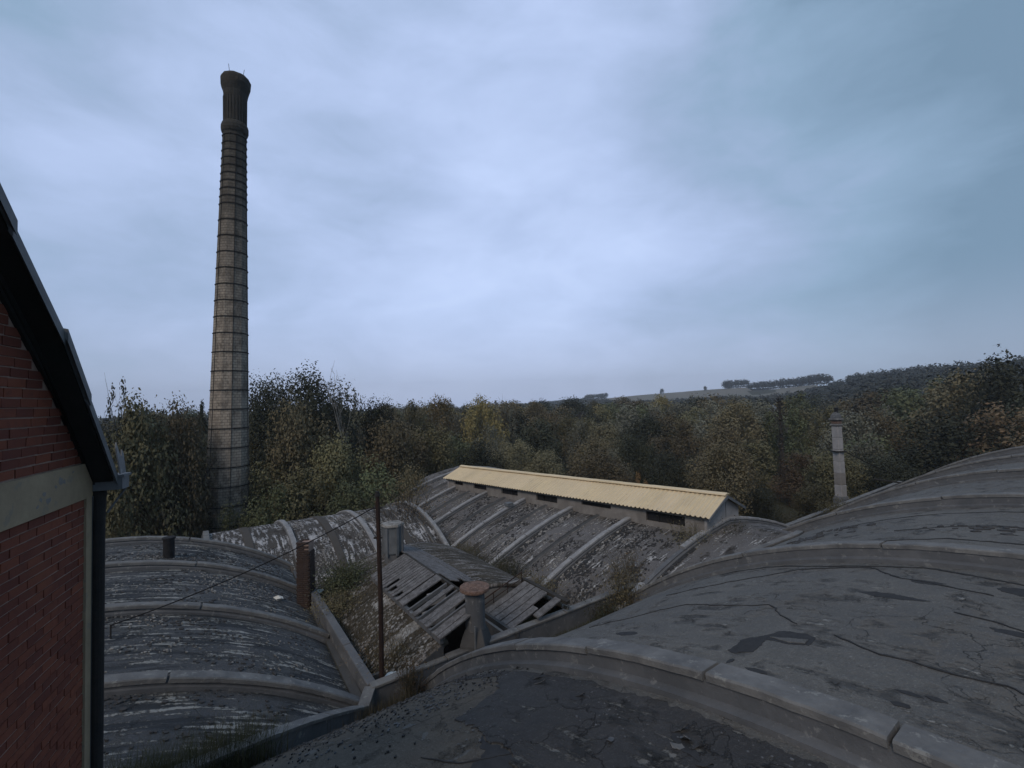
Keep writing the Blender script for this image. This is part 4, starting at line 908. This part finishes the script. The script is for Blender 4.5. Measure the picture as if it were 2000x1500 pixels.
# roof plane with verge covering in lengths, each slightly off
segs = [(.02, -.62, .0), (-.62, -1.04, .012), (-1.04, -1.75, -.01), (-1.75, -2.5, .01), (-2.5, -3.3, 0)]
for a0, a1, dj in segs:
    v = []
    for a_ in (a0, a1 - .01):
        for o_, dz in ((-6, .0), (.20 + dj, .0), (.235 + dj, -.055), (.235 + dj, .055), (.15, .075), (-6, .075)): v.append(BP(a_, o_, rake(a_) + dz + dj))
    obj('roof_sheet', v, [(k, (k + 1) % 6, 6 + (k + 1) % 6, 6 + k) for k in range(6)] + [tuple(range(6))[::-1], tuple(range(6, 12))], M['zinc'], bb)
for a0, a1 in ((0, -1.04), (-1.04, -3.2)):
    v = []
    for a_ in (a0, a1):
        for o_ in (.03, .2):
            for dz in (-.03, -.004): v.append(BP(a_, o_, rake(a_) + dz))
    obj('soffit', v, [(0, 1, 3, 2), (4, 6, 7, 5), (0, 4, 5, 1), (2, 3, 7, 6), (0, 2, 6, 4), (1, 5, 7, 3)], M['soffit'], bb)
# broken verge end: torn pale upstand
v = []; f = []; sh_ = [(0, 0), (.0, .30), (.035, .36), (.07, .22), (.11, .19), (.15, .27), (.18, .22), (.165, .08), (.155, .0)]
for o_ in (.25, .262):
    for x, z_ in sh_: v.append(BP(.0 + x * .9 - .14 * (z_ / .36), o_, 7.36 + z_ * .92))
f = [tuple(range(9)), tuple(range(9, 18))[::-1]] + [(i, 9 + i, 9 + (i + 1) % 9, (i + 1) % 9) for i in range(9)]
obj('torn_flashing', v, f, M['conc_pale'], bb)
# gutter box, gutter and downpipe
bslab('gutter_box', .02, .20, .02, .27, 7.20, 7.335, M['zinc']); bslab('gutter_lip', .01, .215, .01, .285, 7.325, 7.35, M['zinc'])
mb = MB(); mb.tube([BP(.22, .22, 7.28), BP(.22, -6, 7.28)], .07, 10); mb.build('gutter', M['zinc'], bb)
mb = MB(); mb.tube([BP(.10, .06, 7.22), BP(.08, .055, 6.9), BP(.07, .05, 1.5)], .055, 14); mb.build('downpipe', M['metal_dark'], bb)
mb = MB(); mb.tube([BP(.19, .25, 7.2), BP(.16, .1, 6.95)], .012, 6); mb.build('bracket', M['zinc'], bb)
# spalled spots on the cream band
for (a_, z_, r_) in ((-.62, 7.40, .035), (-.56, 7.385, .02), (-.88, 7.33, .022), (-.93, 7.29, .02), (-.40, 7.45, .012), (-.98, 7.24, .016), (-.82, 7.26, .028), (-.70, 7.36, .014)):
    v = [BP(a_, .037, z_)]; 
    for k in range(10): rr = r_ * random.uniform(.6, 1.35); v.append(BP(a_ + rr * 1.3 * math.cos(k * .628), .0365, z_ + rr * math.sin(k * .628)))
    v += [BP(a_, .02, z_)]; f = [(0, 1 + k, 1 + (k + 1) % 10) for k in range(10)] + [(11, 1 + (k + 1) % 10, 1 + k) for k in range(10)]
    obj('spalled_spot', v, f, M['render_brown'], bb)

# ------------------------------------------------------------------ trees
def leaf_mesh(name, P, size, mat, elong=1.15, outward=None):
    n = len(P); a = RNG.normal(size=(n, 3)); a /= np.linalg.norm(a, axis=1)[:, None]
    if outward is not None: a = a * .8 + outward * 1.5
    b = RNG.normal(size=(n, 3)); b -= (b * a).sum(1)[:, None] * a / (a * a).sum(1)[:, None]; b /= np.linalg.norm(b, axis=1)[:, None]
    c = np.cross(a, b); c /= np.linalg.norm(c, axis=1)[:, None]
    s = size * RNG.uniform(.55, 1.35, size=(n, 1)); b = b * s * elong; c = c * s
    V = np.stack([P - b, P + c * .6 - b * .1, P + b, P - c * .6 - b * .1], axis=1).reshape(-1, 3)
    return mkmesh(name, V, np.arange(4 * n).reshape(n, 4), mat)
def crown_points(n, env, nb, br, seed, fill=.25, lift=0):
    """n leaf positions on nb blobs inside an envelope env(u in 0..1)->radius, unit tree: radius 1, height from 0 to 1"""
    r = np.random.default_rng(seed); B = []
    while len(B) < nb:
        h = r.uniform(.04, 1); R_ = env(h); rad = R_ * math.sqrt(r.uniform(.15, 1)); a = r.uniform(0, 2 * math.pi)
        B.append((rad * math.cos(a) * .86, rad * math.sin(a) * .86, h, br * r.uniform(.5, 1.35) * (.45 + .55 * R_)))
    B = np.array(B); w = B[:, 3] ** 2; idx = r.choice(nb, size=n, p=w / w.sum()); d = r.normal(size=(n, 3)); d /= np.linalg.norm(d, axis=1)[:, None]
    k = np.where(r.random((n, 1)) < fill, r.uniform(.2, 1.0, (n, 1)), r.normal(1.0, .13, (n, 1)))
    off = d * k * B[idx, 3:4]; off[:, 2] *= .8
    return B[idx, :3] * np.array([1, 1, 1]) + off * np.array([1, 1, 1]), d
ENV = dict(
    round=lambda h: math.sin(math.pi * min(1, .12 + .86 * h) ** .9) ** .55 if h < .98 else .1,
    bush=lambda h: math.sqrt(max(0, 1 - h ** 2.2)) * .98 + .02,
    tall=lambda h: (math.sin(math.pi * (.1 + .88 * h)) ** .7) * .9,
    cone=lambda h: max(.04, 1 - h) * (.9 + .1 * math.sin(h * 40)),
    loose=lambda h: (math.sin(math.pi * (.08 + .85 * h)) ** .8) * .85)
KIND = dict(
    dark=('round', 'leaf_dark', 42, .38, 11000), green=('bush', 'leaf_green', 40, .32, 9000), olive=('bush', 'leaf_olive', 46, .30, 10000), brown=('round', 'leaf_brown', 48, .30, 10000),
    rust=('bush', 'leaf_rust', 44, .28, 8000), yellow=('round', 'leaf_yellow', 40, .30, 8000), orange=('bush', 'leaf_orange', 40, .2, 3000), pale=('bush', 'leaf_pale', 44, .28, 9000),
    grey=('round', 'leaf_grey', 42, .30, 8000), black=('round', 'leaf_black', 40, .34, 8000), conifer=('cone', 'leaf_dark', 60, .16, 5000), sparse=('loose', 'leaf_grey', 42, .12, 1900), birch=('loose', 'leaf_grey', 34, .13, 1700))
CROWNS = {}
def crown_mesh(kind, var, leaf):
    key = (kind, var, leaf)
    if key not in CROWNS:
        env, mt, nb, br, n = KIND[kind]; n = int(n * ({0: 1.7, 1: .9, 2: .5}[leaf] if kind not in ('sparse', 'birch') else 1.3)); P, d = crown_points(n, ENV[env], nb, br, hash((kind, var)) % 1000 if False else (sum(map(ord, kind)) * 7 + var * 31), fill=.3)
        P = P * np.array([1, 1, 1.0]); sz = {0: .027, 1: .036, 2: .048}[leaf]
        if kind in ('sparse', 'birch'): sz *= 1.0
        P[:, 2] *= 2.0   # crown twice as tall as its radius; scaled per tree
        CROWNS[key] = leaf_mesh('crown', P, sz, M[mt], 1.1, d)
    return CROWNS[key]
TRUNKS = {}
def trunk_mesh(kind, var):
    key = (kind in ('birch',), kind in ('sparse', 'birch'), var)
    if key in TRUNKS: return TRUNKS[key]
    r = random.Random(var * 13 + 5); mb = MB(); T = []
    def branch(p, d, L_, rad, dep):
        pts = [p]; q = Vector(p); dd = Vector(d)
        for k in range(4): dd = (dd + Vector((r.uniform(-.22, .22), r.uniform(-.22, .22), r.uniform(-.02, .16)))).normalized(); q = q + dd * L_ / 4; pts.append(q.copy())
        mb.tube(pts, [rad * (1 - .17 * k) for k in range(5)], 6 if dep else 8, cap=False)
        if dep < 3:
            for k in range(4 if dep == 0 else 3):
                b = pts[r.randint(1 if dep else 2, 4)]; a = r.uniform(0, 6.28); branch(b, Vector((math.cos(a) * .75, math.sin(a) * .75, r.uniform(.35, 1.1))).normalized(), L_ * r.uniform(.42, .62), rad * .5, dep + 1)
    branch(Vector((0, 0, 0)), (0, 0, 1), 1.35, .045, 0)
    me = mkmesh('trunk', mb.v, mb.f, M['bark_white'] if kind == 'birch' else M['bark']); TRUNKS[key] = me; return me
def tree(name, x, y, top, rad, kind, label, group=None, leaf=0, base=None, var=0, crown_lo=.12, rz=None):
    g = terrain(x, y) if base is None else base; Hh = top - g
    o = empty(name, (x, y, g), label, 'tree' if name != 'bush' else 'bush', group)
    lo = g + Hh * crown_lo; hh = (top - lo) / 2.12; rz = random.uniform(0, 6.28) if rz is None else rz
    c = bpy.data.objects.new('crown', crown_mesh(kind, var, leaf)); COL.objects.link(c); c.parent = o; c.location = (0, 0, lo - g); c.scale = (rad, rad, hh); c.rotation_euler = (0, 0, rz)
    t = bpy.data.objects.new('trunk', trunk_mesh(kind, var % 3)); COL.objects.link(t); t.parent = o; t.scale = (rad * .9, rad * .9, Hh * (.50 if kind in ('sparse', 'birch') else .36)); t.rotation_euler = (0, 0, rz)
    return o
TREES = [
(-34.0,40.0,10.7,2.1,'sparse','sparse leafy tree with a ragged open top nearest the brick gable'),
(-26.9,33.0,8.1,2.9,'olive','olive bushy tree directly beside the broken verge end of the brick building'),
(-26.1,36.0,7.6,2.8,'brown','brownish bushy tree standing left of the tall chimney foot'),
(-41.5,62.0,9.4,2.5,'conifer','dark conifer peeping out just left of the tall chimney'),
(-35.6,46.0,5.6,4.6,'dark','dark tree filling the gap behind the brownish bush left of the chimney'),
(-37.5,58.0,4.1,3.8,'dark','dark tree directly behind the tall chimney shaft'),
(-32.4,62.0,10.7,4.1,'dark','dark dense tree immediately right of the tall chimney shaft'),
(-23.8,56.0,11.3,5.0,'dark','tallest round dark tree right of the chimney and left of the birch'),
(-17.5,50.0,10.2,2.7,'birch','birch with a forked white trunk and thin crown'),
(-17.0,58.0,7.4,2.8,'dark','dark tree filling in just right of the white birch'),
(-20.2,44.0,8.0,3.6,'brown','rusty brown tree in front of the tallest round dark tree'),
(-23.0,42.0,3.0,3.7,'olive','olive bush touching the right side of the tall chimney'),
(-15.9,42.0,4.5,3.2,'olive','olive tree in front of the birch trunk'),
(-12.0,48.0,6.0,4.0,'brown','brown green tree between the birch and the far end of the tan roof'),
(-11.8,40.0,3.2,3.3,'green','green bush directly behind the far pole top'),
(-9.0,52.0,4.7,3.4,'olive','olive tree above the far end of the tan roof'),
(-16.9,38.0,2.6,3.4,'olive','low olive bush behind the lichen covered vault'),
(-21.5,36.0,0.6,2.0,'green','dark green ivy bush climbing at the foot of the tall chimney'),
(-18.4,36.0,1.2,2.4,'green','low green shrub behind the first rib of the lichen covered vault'),
(-13.2,37.0,1.2,2.9,'green','low green shrub behind the middle rib of the lichen covered vault'),
(-9.0,40.0,2.0,2.4,'brown','low brownish bush left of the far end of the tan roof'),
(-22.4,85.0,7.4,2.8,'pale','pale loose poplar beside the dark trees on the skyline'),
(-19.0,90.0,7.9,3.8,'olive','olive skyline tree left of the yellowing skyline tree'),
(-14.6,95.0,8.2,4.2,'yellow','skyline tree with orange tints above the tan roof end'),
(-9.6,90.0,6.7,3.6,'grey','grey green skyline tree'),
(-5.7,88.0,8.4,4.1,'yellow','yellowing broad skyline tree, tallest of the middle of the wood'),
(-1.2,95.0,7.4,2.9,'sparse','thin skyline tree right of the yellowing broad one'),
(5.0,110.0,7.1,3.9,'brown','brown tree where the hill skyline begins'),
(18.3,120.0,3.8,5.3,'black','round almost black tree in the middle of the wood'),
(0.5,62.0,2.3,2.9,'pale','pale grey green round willow above the middle of the tan roof'),
(4.1,60.0,1.2,2.8,'pale','low pale willow to the right of the round one above the tan roof'),
(31.9,110.0,3.4,7.3,'pale','broad pale topped tree at the centre of the wood'),
(14.6,75.0,0.5,4.1,'green','green tree left of the orange bush behind the tan roof'),
(12.9,48.0,0.2,1.6,'orange','small orange leaved bush showing over the tan roof'),
(17.9,55.0,0.8,3.0,'dark','dark bushy tree right of the orange bush'),
(54.0,120.0,2.9,5.0,'brown','round brown topped tree below the pale hillside field'),
(35.2,70.0,0.6,4.3,'olive','olive tree left of the dead ivy clad trunk'),
(24.4,56.0,0.2,3.4,'brown','brown bush behind the gable of the tan roofed monitor'),
(37.3,60.0,0.0,4.0,'rust','russet bushes between the ivy clad trunk and the square chimney'),
(29.4,46.0,-1.6,2.3,'olive','yellowish bush at the left foot of the square chimney'),
(27.0,52.0,-2.7,2.3,'dark','dark bush right of the monitor gable'),
(47.6,62.0,2.3,4.8,'green','green tree right behind the square chimney'),
(39.8,50.0,0.3,3.3,'dark','dark bush behind the right hand vault ribs'),
(63.2,90.0,1.8,6.0,'brown','brown tree above and behind the square chimney'),
(75.2,85.0,10.2,7.5,'green','tall green tree high on the right'),
(70.0,72.0,10.1,6.4,'brown','tall brownish tree second from the right edge'),
(66.9,62.0,11.2,5.5,'dark','tall dark tree at the right edge of the photograph'),
(51.3,55.0,3.9,5.5,'dark','dark tree closest behind the highest vault rib on the right'),
(54.9,52.0,5.6,5.2,'rust','dark reddish tree behind the upper right corner of the ribs'),
]
for i, (x, y, top, rad, kind, label) in enumerate(TREES):
    d_ = math.hypot(x, y); nm = 'bush' if ('bush' in label or 'shrub' in label) else ('conifer' if kind == 'conifer' else 'birch_tree' if kind == 'birch' else 'tree')
    tree(nm, x, y, top + .3, rad * 1.08, kind, label, leaf=0 if d_ < 75 else 1, var=i % 3, crown_lo=.0 if nm == 'bush' else .1)
# mid wood: trees one can tell apart only by kind
KL = dict(dark='dark green tree in the thick of the valley wood', green='mid green tree in the thick of the valley wood', olive='olive tree in the thick of the valley wood', brown='brownish autumn tree in the thick of the valley wood',
          grey='grey green tree in the thick of the valley wood', rust='russet tree in the thick of the valley wood', yellow='yellowing tree in the thick of the valley wood', pale='pale willow in the thick of the valley wood')
kinds = ['dark'] * 4 + ['green'] * 5 + ['olive'] * 5 + ['brown'] * 5 + ['grey'] * 5 + ['rust'] * 1 + ['yellow'] * 1 + ['pale'] * 2
rr_ = random.Random(11); placed = [(t[0], t[1], t[3]) for t in TREES]; nmid = 0; tries = 0; MID = []
while nmid < 215 and tries < 9000:
    tries += 1; az_ = rr_.uniform(-40, 54); d_ = 48 * (230 / 48) ** (rr_.random() ** .8); x, y = d_ * math.sin(R(az_)), d_ * math.cos(R(az_))
    if az_ < -12 and d_ < 60: continue
    if az_ > 35 and d_ < 66: continue
    if y < 46 or (-14 < az_ < 5 and d_ < 60): continue
    h = rr_.uniform(7.5, 9.5) if d_ < 75 else rr_.uniform(9.5, 12.5) if d_ < 130 else rr_.uniform(11, 14); rad = h * rr_.uniform(.36, .56)
    if any((x - a) ** 2 + (y - b) ** 2 < (.72 * (rad + c)) ** 2 for a, b, c in placed): continue
    k = rr_.choice(kinds); placed.append((x, y, rad)); nmid += 1
    MID.append((tree('tree', x, y, terrain(x, y) + h, rad, k, KL[k], 'trees of the valley wood', leaf=0 if d_ < 70 else 1 if d_ < 130 else 2, var=rr_.randint(0, 2), crown_lo=.08, rz=rr_.uniform(0, 6)), az_, d_, k, h * rad))
KA = dict(dark='dark green', green='mid green', olive='olive', brown='brownish', grey='grey green', rust='russet', yellow='yellowing', pale='pale')
buck = {}
for o, a, d, k, sz in MID:
    pl = ('behind the tall chimney' if a < -22 else 'behind the white birch' if a < -12 else 'behind the far end of the tan roof' if a < -3 else 'above the low pale willows' if a < 6 else 'behind the orange bush' if a < 14 else
          'above the clerestory gable' if a < 23 else 'beside the ivy clad trunk' if a < 31 else 'behind the slim square chimney' if a < 40 else 'behind the tallest vault ribs')
    row = 'in the front rows of the wood' if d < 85 else 'in the middle of the wood' if d < 140 else 'deep in the wood'
    buck.setdefault((KA[k], row, pl), []).append((sz, o))
for (k, row, pl), L_ in buck.items():
    L_.sort(key=lambda q: -q[0])
    for i, (sz, o) in enumerate(L_):
        w_ = '' if len(L_) == 1 else ('larger ' if i == 0 else 'smaller ') if len(L_) == 2 else ('largest ' if i == 0 else 'smallest ' if i == len(L_) - 1 else 'middling ')
        o['label'] = w_ + k + ' tree ' + row.replace(' of the wood', '') + ' ' + pl
# far woods on the hill: too many to count
def far_wood(name, label, n, azr, rf, skip=None, mats=('leaf_grey',), hh=(9, 13), seed=5, nl=46, size=1.05):
    r = np.random.default_rng(seed); P = []
    while len(P) < n:
        a = r.uniform(*azr); rr = ridge_r(a); r0, r1 = rf(a, rr); q = r.uniform(0, 1) ** .75; d_ = r0 + (r1 - r0) * q
        if skip and skip(a, d_ / rr): continue
        P.append((d_ * math.sin(R(a)), d_ * math.cos(R(a))))
    P = np.array(P); Z = np.array([terrain(*p) for p in P]); H_ = r.uniform(*hh, size=n); RD = H_ * r.uniform(.36, .5, size=n)
    d = r.normal(size=(n, nl, 3)); d /= np.linalg.norm(d, axis=2)[..., None]; k = r.uniform(.75, 1.08, size=(n, nl, 1)); o = d * k; o[..., 2] = np.abs(o[..., 2] + .25) * np.sign(o[..., 2] + .6)
    C_ = np.stack([P[:, 0], P[:, 1], Z + H_ * .5], 1)[:, None, :] + o * np.stack([RD, RD, H_ * .5], 1)[:, None, :]
    me = leaf_mesh(name, C_.reshape(-1, 3), size, M[mats[0]], 1.2, d.reshape(-1, 3))
    ob = bpy.data.objects.new(name, me); COL.objects.link(ob); _props(ob, label=label, kind='stuff'); return ob
M['far1'] = mat_leaf('far_wood', (.055, .066, .06), (.068, .068, .058), (.085, .084, .07)); M['far2'] = mat_leaf('far_wood_dark', (.036, .046, .045), (.048, .052, .044), (.06, .06, .05))
fieldskip = lambda a, q: 9.0 < a < 36 and q > .66 + .25 * (1 - min(1, max(0, (a - 10) / 3))) + max(0, a - 26) * .02 - .02
far_wood('hill_woods', 'far woods covering the hillside below the pale field', 4200, (0, 60), lambda a, rr: (205, rr * 1.0), fieldskip, ('far1',), hh=(6.5, 9.5), seed=5)
far_wood('hill_woods', 'dark woods high on the nearer end of the hill', 900, (33, 62), lambda a, rr: (230, rr * 1.02), fieldskip, ('far2',), seed=6)
far_wood('crest_wood', 'dark band of trees along the hill crest beyond the pale field', 260, (24.6, 34.5), lambda a, rr: (rr * 1.005, rr * 1.05), None, ('far2',), (10, 15), 7)
far_wood('crest_wood', 'row of small trees along the low crest of the hill', 330, (2, 11.5), lambda a, rr: (rr * .97, rr * 1.03), None, ('far2',), (8, 12), 8)
far_wood('valley_woods', 'distant valley woods closing the low skyline', 900, (-50, 3), lambda a, rr: (230, 420), None, ('far1',), (7, 10), 9)
for (az_, h, l) in ((17.9, 9, 'lone round tree standing on the crest of the pale field'), (22.6, 7, 'low clump of trees on the crest at the end of the pale field'), (24.9, 11, 'rounded clump starting the dark band on the crest')):
    rr = ridge_r(az_) * 1.0; x, y = rr * math.sin(R(az_)), rr * math.cos(R(az_)); tree('tree', x, y, terrain(x, y) + h, h * .5, 'dark', l, leaf=2, crown_lo=.02)

# ivy clad dead trunk
ib = np.array([40.2, 70, terrain(40.2, 70)]); it = empty('dead_tree', ib, 'tall thin dead trunk wrapped in dark ivy rising from the russet bushes', 'tree')
mb = MB(); mb.tube([ib, ib + Z3 * 7 + np.array([.1, 0, 0]), ib + Z3 * 13], [.34, .26, .12], 8); mb.build('trunk', M['bark'], it)
P = []; 
for z_ in np.linspace(1, 13.6, 900): w_ = .35 + (.9 if 7.5 < z_ < 12.6 else .12) * (0.6 + .4 * math.sin(z_ * 3)); P.append((RNG.normal() * w_ * .55, RNG.normal() * w_ * .55, z_))
o = bpy.data.objects.new('ivy', leaf_mesh('ivy', np.array(P), .17, M['leaf_black'])); COL.objects.link(o); o.parent = it

# bare twiggy shrubs and weeds
def stems(mb, c, n, h, spread, r0=.01, lean=(0, 0), br=2):
    for _ in range(n):
        a = random.uniform(0, 6.28); p = Vector(c) + Vector((random.gauss(0, spread * .25), random.gauss(0, spread * .25), 0)); d = Vector((math.cos(a) * .35 * random.random() + lean[0], math.sin(a) * .35 * random.random() + lean[1], 1)).normalized(); L_ = h * random.uniform(.5, 1)
        pts = [p]; 
        for k in range(4): d = (d + Vector((random.uniform(-.18, .18), random.uniform(-.18, .18), 0))).normalized(); pts.append(pts[-1] + d * L_ / 4)
        mb.tube(pts, [r0, r0 * .8, r0 * .6, r0 * .4, r0 * .25], 4, cap=False)
        for _b in range(br):
            q = pts[random.randint(1, 3)]; dd = (d + Vector((random.uniform(-1, 1), random.uniform(-1, 1), .2))).normalized(); mb.tube([q, q + dd * L_ * .2, q + dd * L_ * .34 + Vector((0, 0, .05 * L_))], [r0 * .5, r0 * .35, r0 * .2], 3, cap=False)
def weed(name, c, n, h, spread, label, cat='weeds', leaves=0, mat='dry', lm='leaf_brown', r0=.01, ls=.03, up=.5, br=2):
    e = empty(name, c, label, cat); mb = MB(); stems(mb, c, n, h, spread, r0, br=br); mb.build('stems', M[mat], e, kind='stuff' if n > 20 else None)
    if leaves:
        P = np.stack([RNG.normal(0, spread * .42, leaves), RNG.normal(0, spread * .42, leaves), np.abs(RNG.normal(h * up * .8, h * .25, leaves))], 1)
        o = bpy.data.objects.new('leaves', leaf_mesh('leaves', P, ls, M[lm])); COL.objects.link(o); o.parent = e
    return e
G1 = RVc.f
def gp(s, n, z): return W(G1, s, n, z)
weed('weed_clump', gp(5.3, -12.45, -.2), 46, 1.35, .5, 'tall bare weeds growing where the first rib meets the parapet', leaves=900, lm='leaf_rust', r0=.011, ls=.02)
weed('weed_clump', gp(14.0, -12.3, -.2), 60, 1.9, 1.0, 'bushy weed growing against the parapet at the foot of the second rib', leaves=1600, lm='leaf_brown', ls=.03)
weed('weed_clump', gp(13.0, -12.3, -.35), 40, .9, .9, 'low dark weeds filling the valley before the second rib', leaves=1300, lm='leaf_dark', ls=.03)
weed('weed_clump', gp(15.6, -13.5, -.2), 60, 2.0, 1.1, 'thin brown weed standing behind the parapet by the mossy vault', leaves=900, lm='leaf_rust', ls=.025)
weed('weed_clump', gp(18.9, -12.6, .9), 50, 1.5, 1.3, 'dark weeds between the parapet and the broken rib', leaves=1200, lm='leaf_brown', ls=.03)
weed('weed_clump', gp(20.8, -11.6, 1.2), 36, 1.1, 1.0, 'short dark weeds at the foot of the third rib', leaves=700, lm='leaf_dark', ls=.03)
weed('weed_clump', MVc.pos(12.95 + .8, MVc.a_of_n(22.6), 0), 40, .8, .8, 'yellowish low weed on the vault below the clerestory gable', leaves=900, lm='leaf_olive', ls=.03)
weed('weed_clump', C2(19.2, 12.5, -.5), 60, .9, 1.6, 'dark weeds in the valley at the foot of the mossy vault ribs', leaves=2600, lm='leaf_dark', ls=.03)
weed('weed_clump', C2(16.6, 12.4, -.5), 60, .8, 1.4, 'mixed weeds beside the top kerb of the broad boarded skylight', leaves=2000, lm='leaf_brown', ls=.03)
weed('weed_clump', C2(22.3, 12.0, -.5), 50, 1.0, 1.3, 'greenish weeds below the end arch of the lichen covered vault', leaves=2200, lm='leaf_olive', ls=.03)
weed('weed_clump', C2(14.2, 5.3, .1), 60, .7, 1.5, 'pale dry weeds on the brown vault above the white tub', leaves=1600, lm='leaf_rust', ls=.02)
weed('weed_clump', C2(20.4, 5.4, .2), 30, 1.3, 1.3, 'dark green shrub growing between the red brick stack and the box vent', cat='shrub', leaves=5200, lm='leaf_green', ls=.035)
weed('weed_clump', C2(18.9, 4.7, -.1), 40, 1.0, 1.1, 'brown shrub spilling over the beam beside the red brick stack', cat='shrub', leaves=2600, lm='leaf_brown', ls=.03)
weed('bare_shrub', C2(28.5, 11.3, -1.5), 26, 4.4, 2.6, 'bare spindly shrub before the far end of the tan roof', cat='shrub', leaves=1800, lm='leaf_rust', r0=.03, ls=.04, up=.7, br=4, mat='bark')
weed('bare_shrub', C2(31.5, 12.0, -2.5), 26, 5.2, 2.4, 'thin pale shrub reaching over the far corner of the tan roof', cat='shrub', leaves=1500, lm='leaf_pale', r0=.03, ls=.04, up=.75, br=4, mat='bark')
weed('weed_clump', gp(33.2, -11.9, .4), 40, 1.1, 1.2, 'weeds growing on the ribs at the foot of the slim square chimney', leaves=1200, lm='leaf_olive', ls=.04)
def grass(name, label, pts, h, mat='grass', lean=.3, wd_=.006):
    v = []; f = []
    for p in pts:
        a = random.uniform(0, 6.28); hh = h * random.uniform(.4, 1.1); ln = lean * hh * random.random(); dx, dy = math.cos(a), math.sin(a); b = len(v)
        for q in (0, .5, 1):
            c = (p[0] + dx * ln * q * q, p[1] + dy * ln * q * q, p[2] + hh * q); w_ = wd_ * (1 - q * .9); v += [(c[0] - dy * w_, c[1] + dx * w_, c[2]), (c[0] + dy * w_, c[1] - dx * w_, c[2])]
        f += [(b, b + 1, b + 3, b + 2), (b + 2, b + 3, b + 5, b + 4)]
    o = obj(name, v, f, M[mat]); _props(o, label=label, kind='stuff'); return o
def vp(V, s, n): return V.pos(s, V.a_of_n(n))
grass('grass', 'weedy grass in the valley gutter along the parapet', [vp(RVc, random.uniform(1, 14), -12.5 + abs(random.gauss(0, .22))) for _ in range(5200)], .28)
grass('dry_grass', 'dry grass at the near end of the valley gutter', [vp(RVc, random.uniform(1, 5), -12.45 + abs(random.gauss(0, .45))) for _ in range(2600)], .42, 'dry')
grass('dark_grass', 'dark tufts along the groin wall near the brick building', [(lambda p: (p[0] + random.gauss(0, .22), p[1] + random.gauss(0, .22), p[2] - .1))(GL[min(len(GL) - 1, max(0, int(random.choice((12, 14, 16, 17, 19, 21)) + random.gauss(0, .9))))]) for _ in range(7000)], .85, 'grass', .8, .007)
grass('vault_grass', 'dry growth over the brown middle vault', [vp(CVc, random.uniform(13.2, 21.8), 4.3 + abs(random.gauss(0, .9))) for _ in range(9000)], .16, 'dry', .5)
grass('valley_grass', 'weeds in the valley between the streaked vault and the beam', [C2(random.uniform(13.3, 21), random.uniform(3.0, 4.3), -.28) for _ in range(2600)], .22, 'grass', .5)
grass('moss_grass', 'low growth along the foot of the mossy vault', [vp(MVc, random.uniform(13.2, 34), 12.75 + abs(random.gauss(0, .35))) for _ in range(5200)], .2, 'dry', .5)
grass('gutter_grass', 'tufts in the valley before the lichen covered vault', [C2(random.uniform(20.4, 22.0), random.uniform(4.3, 12.6), .0) + Z3 * max(0, CVc.height(min(max(0, 0), 1) + 8)) * 0 for _ in range(10)], .3, 'grass', .5)
# distant pale outbuildings
def shed(x, y, w, d, h, label, mat='white', rot=.4):
    g = terrain(x, y); e = empty('farm_building', (x, y, g), label, 'building'); ax = np.array([math.cos(rot), math.sin(rot), 0]); ay = np.cross(Z3, ax)
    mb = MB(); mb.box((x, y, g + h / 2), ax, ay, Z3, w / 2, d / 2, h / 2); mb.build('wall', M[mat], e)
    c = np.array([x, y, g + h]); v = [c - ax * w * .53 - ay * d * .55, c + ax * w * .53 - ay * d * .55, c + ax * w * .53 + ay * d * .55, c - ax * w * .53 + ay * d * .55, c - ax * w * .53 + Z3 * d * .3, c + ax * w * .53 + Z3 * d * .3]
    obj('roof', v, [(0, 1, 5, 4), (2, 3, 4, 5), (0, 4, 3), (1, 2, 5), (3, 2, 1, 0)], M['zinc'], e)
shed(-4.0, 58, 5, 4, 4.2, 'pale roofed shed half hidden by bushes above the far end of the tan roof', 'render', .3)
shed(4.5, 53, 3.5, 3, 2.6, 'small pale shed roof among the willows above the tan roof', 'render', .2)
shed(82, 152, 7, 5, 9.5, 'small white house glimpsed among the trees beside the ivy clad trunk', 'white', .2)
print('tris', sum(len(o.data.polygons) for o in bpy.data.objects if o.type == 'MESH'), 'objects', len(bpy.data.objects), 'mid', nmid)

# ------------------------------------------------------------------ air: even pale haze
hz = MB(); hz.box((0, 250, 26), (1, 0, 0), (0, 1, 0), Z3, 1600, 1500, 60)
def m_haze():
    m = bpy.data.materials.new('haze'); m.use_nodes = True; N = m.node_tree.nodes; N.clear(); o = N.new('ShaderNodeOutputMaterial'); p = N.new('ShaderNodeVolumePrincipled')
    p.inputs['Color'].default_value = (.80, .88, 1.0, 1); p.inputs['Density'].default_value = HAZE; p.inputs['Anisotropy'].default_value = 0.0
    m.node_tree.links.new(p.outputs[0], o.inputs['Volume']); return m
HAZE = .0003
hb = hz.build('haze', m_haze()); _props(hb, label='thin blue evening haze over the valley', kind='stuff')
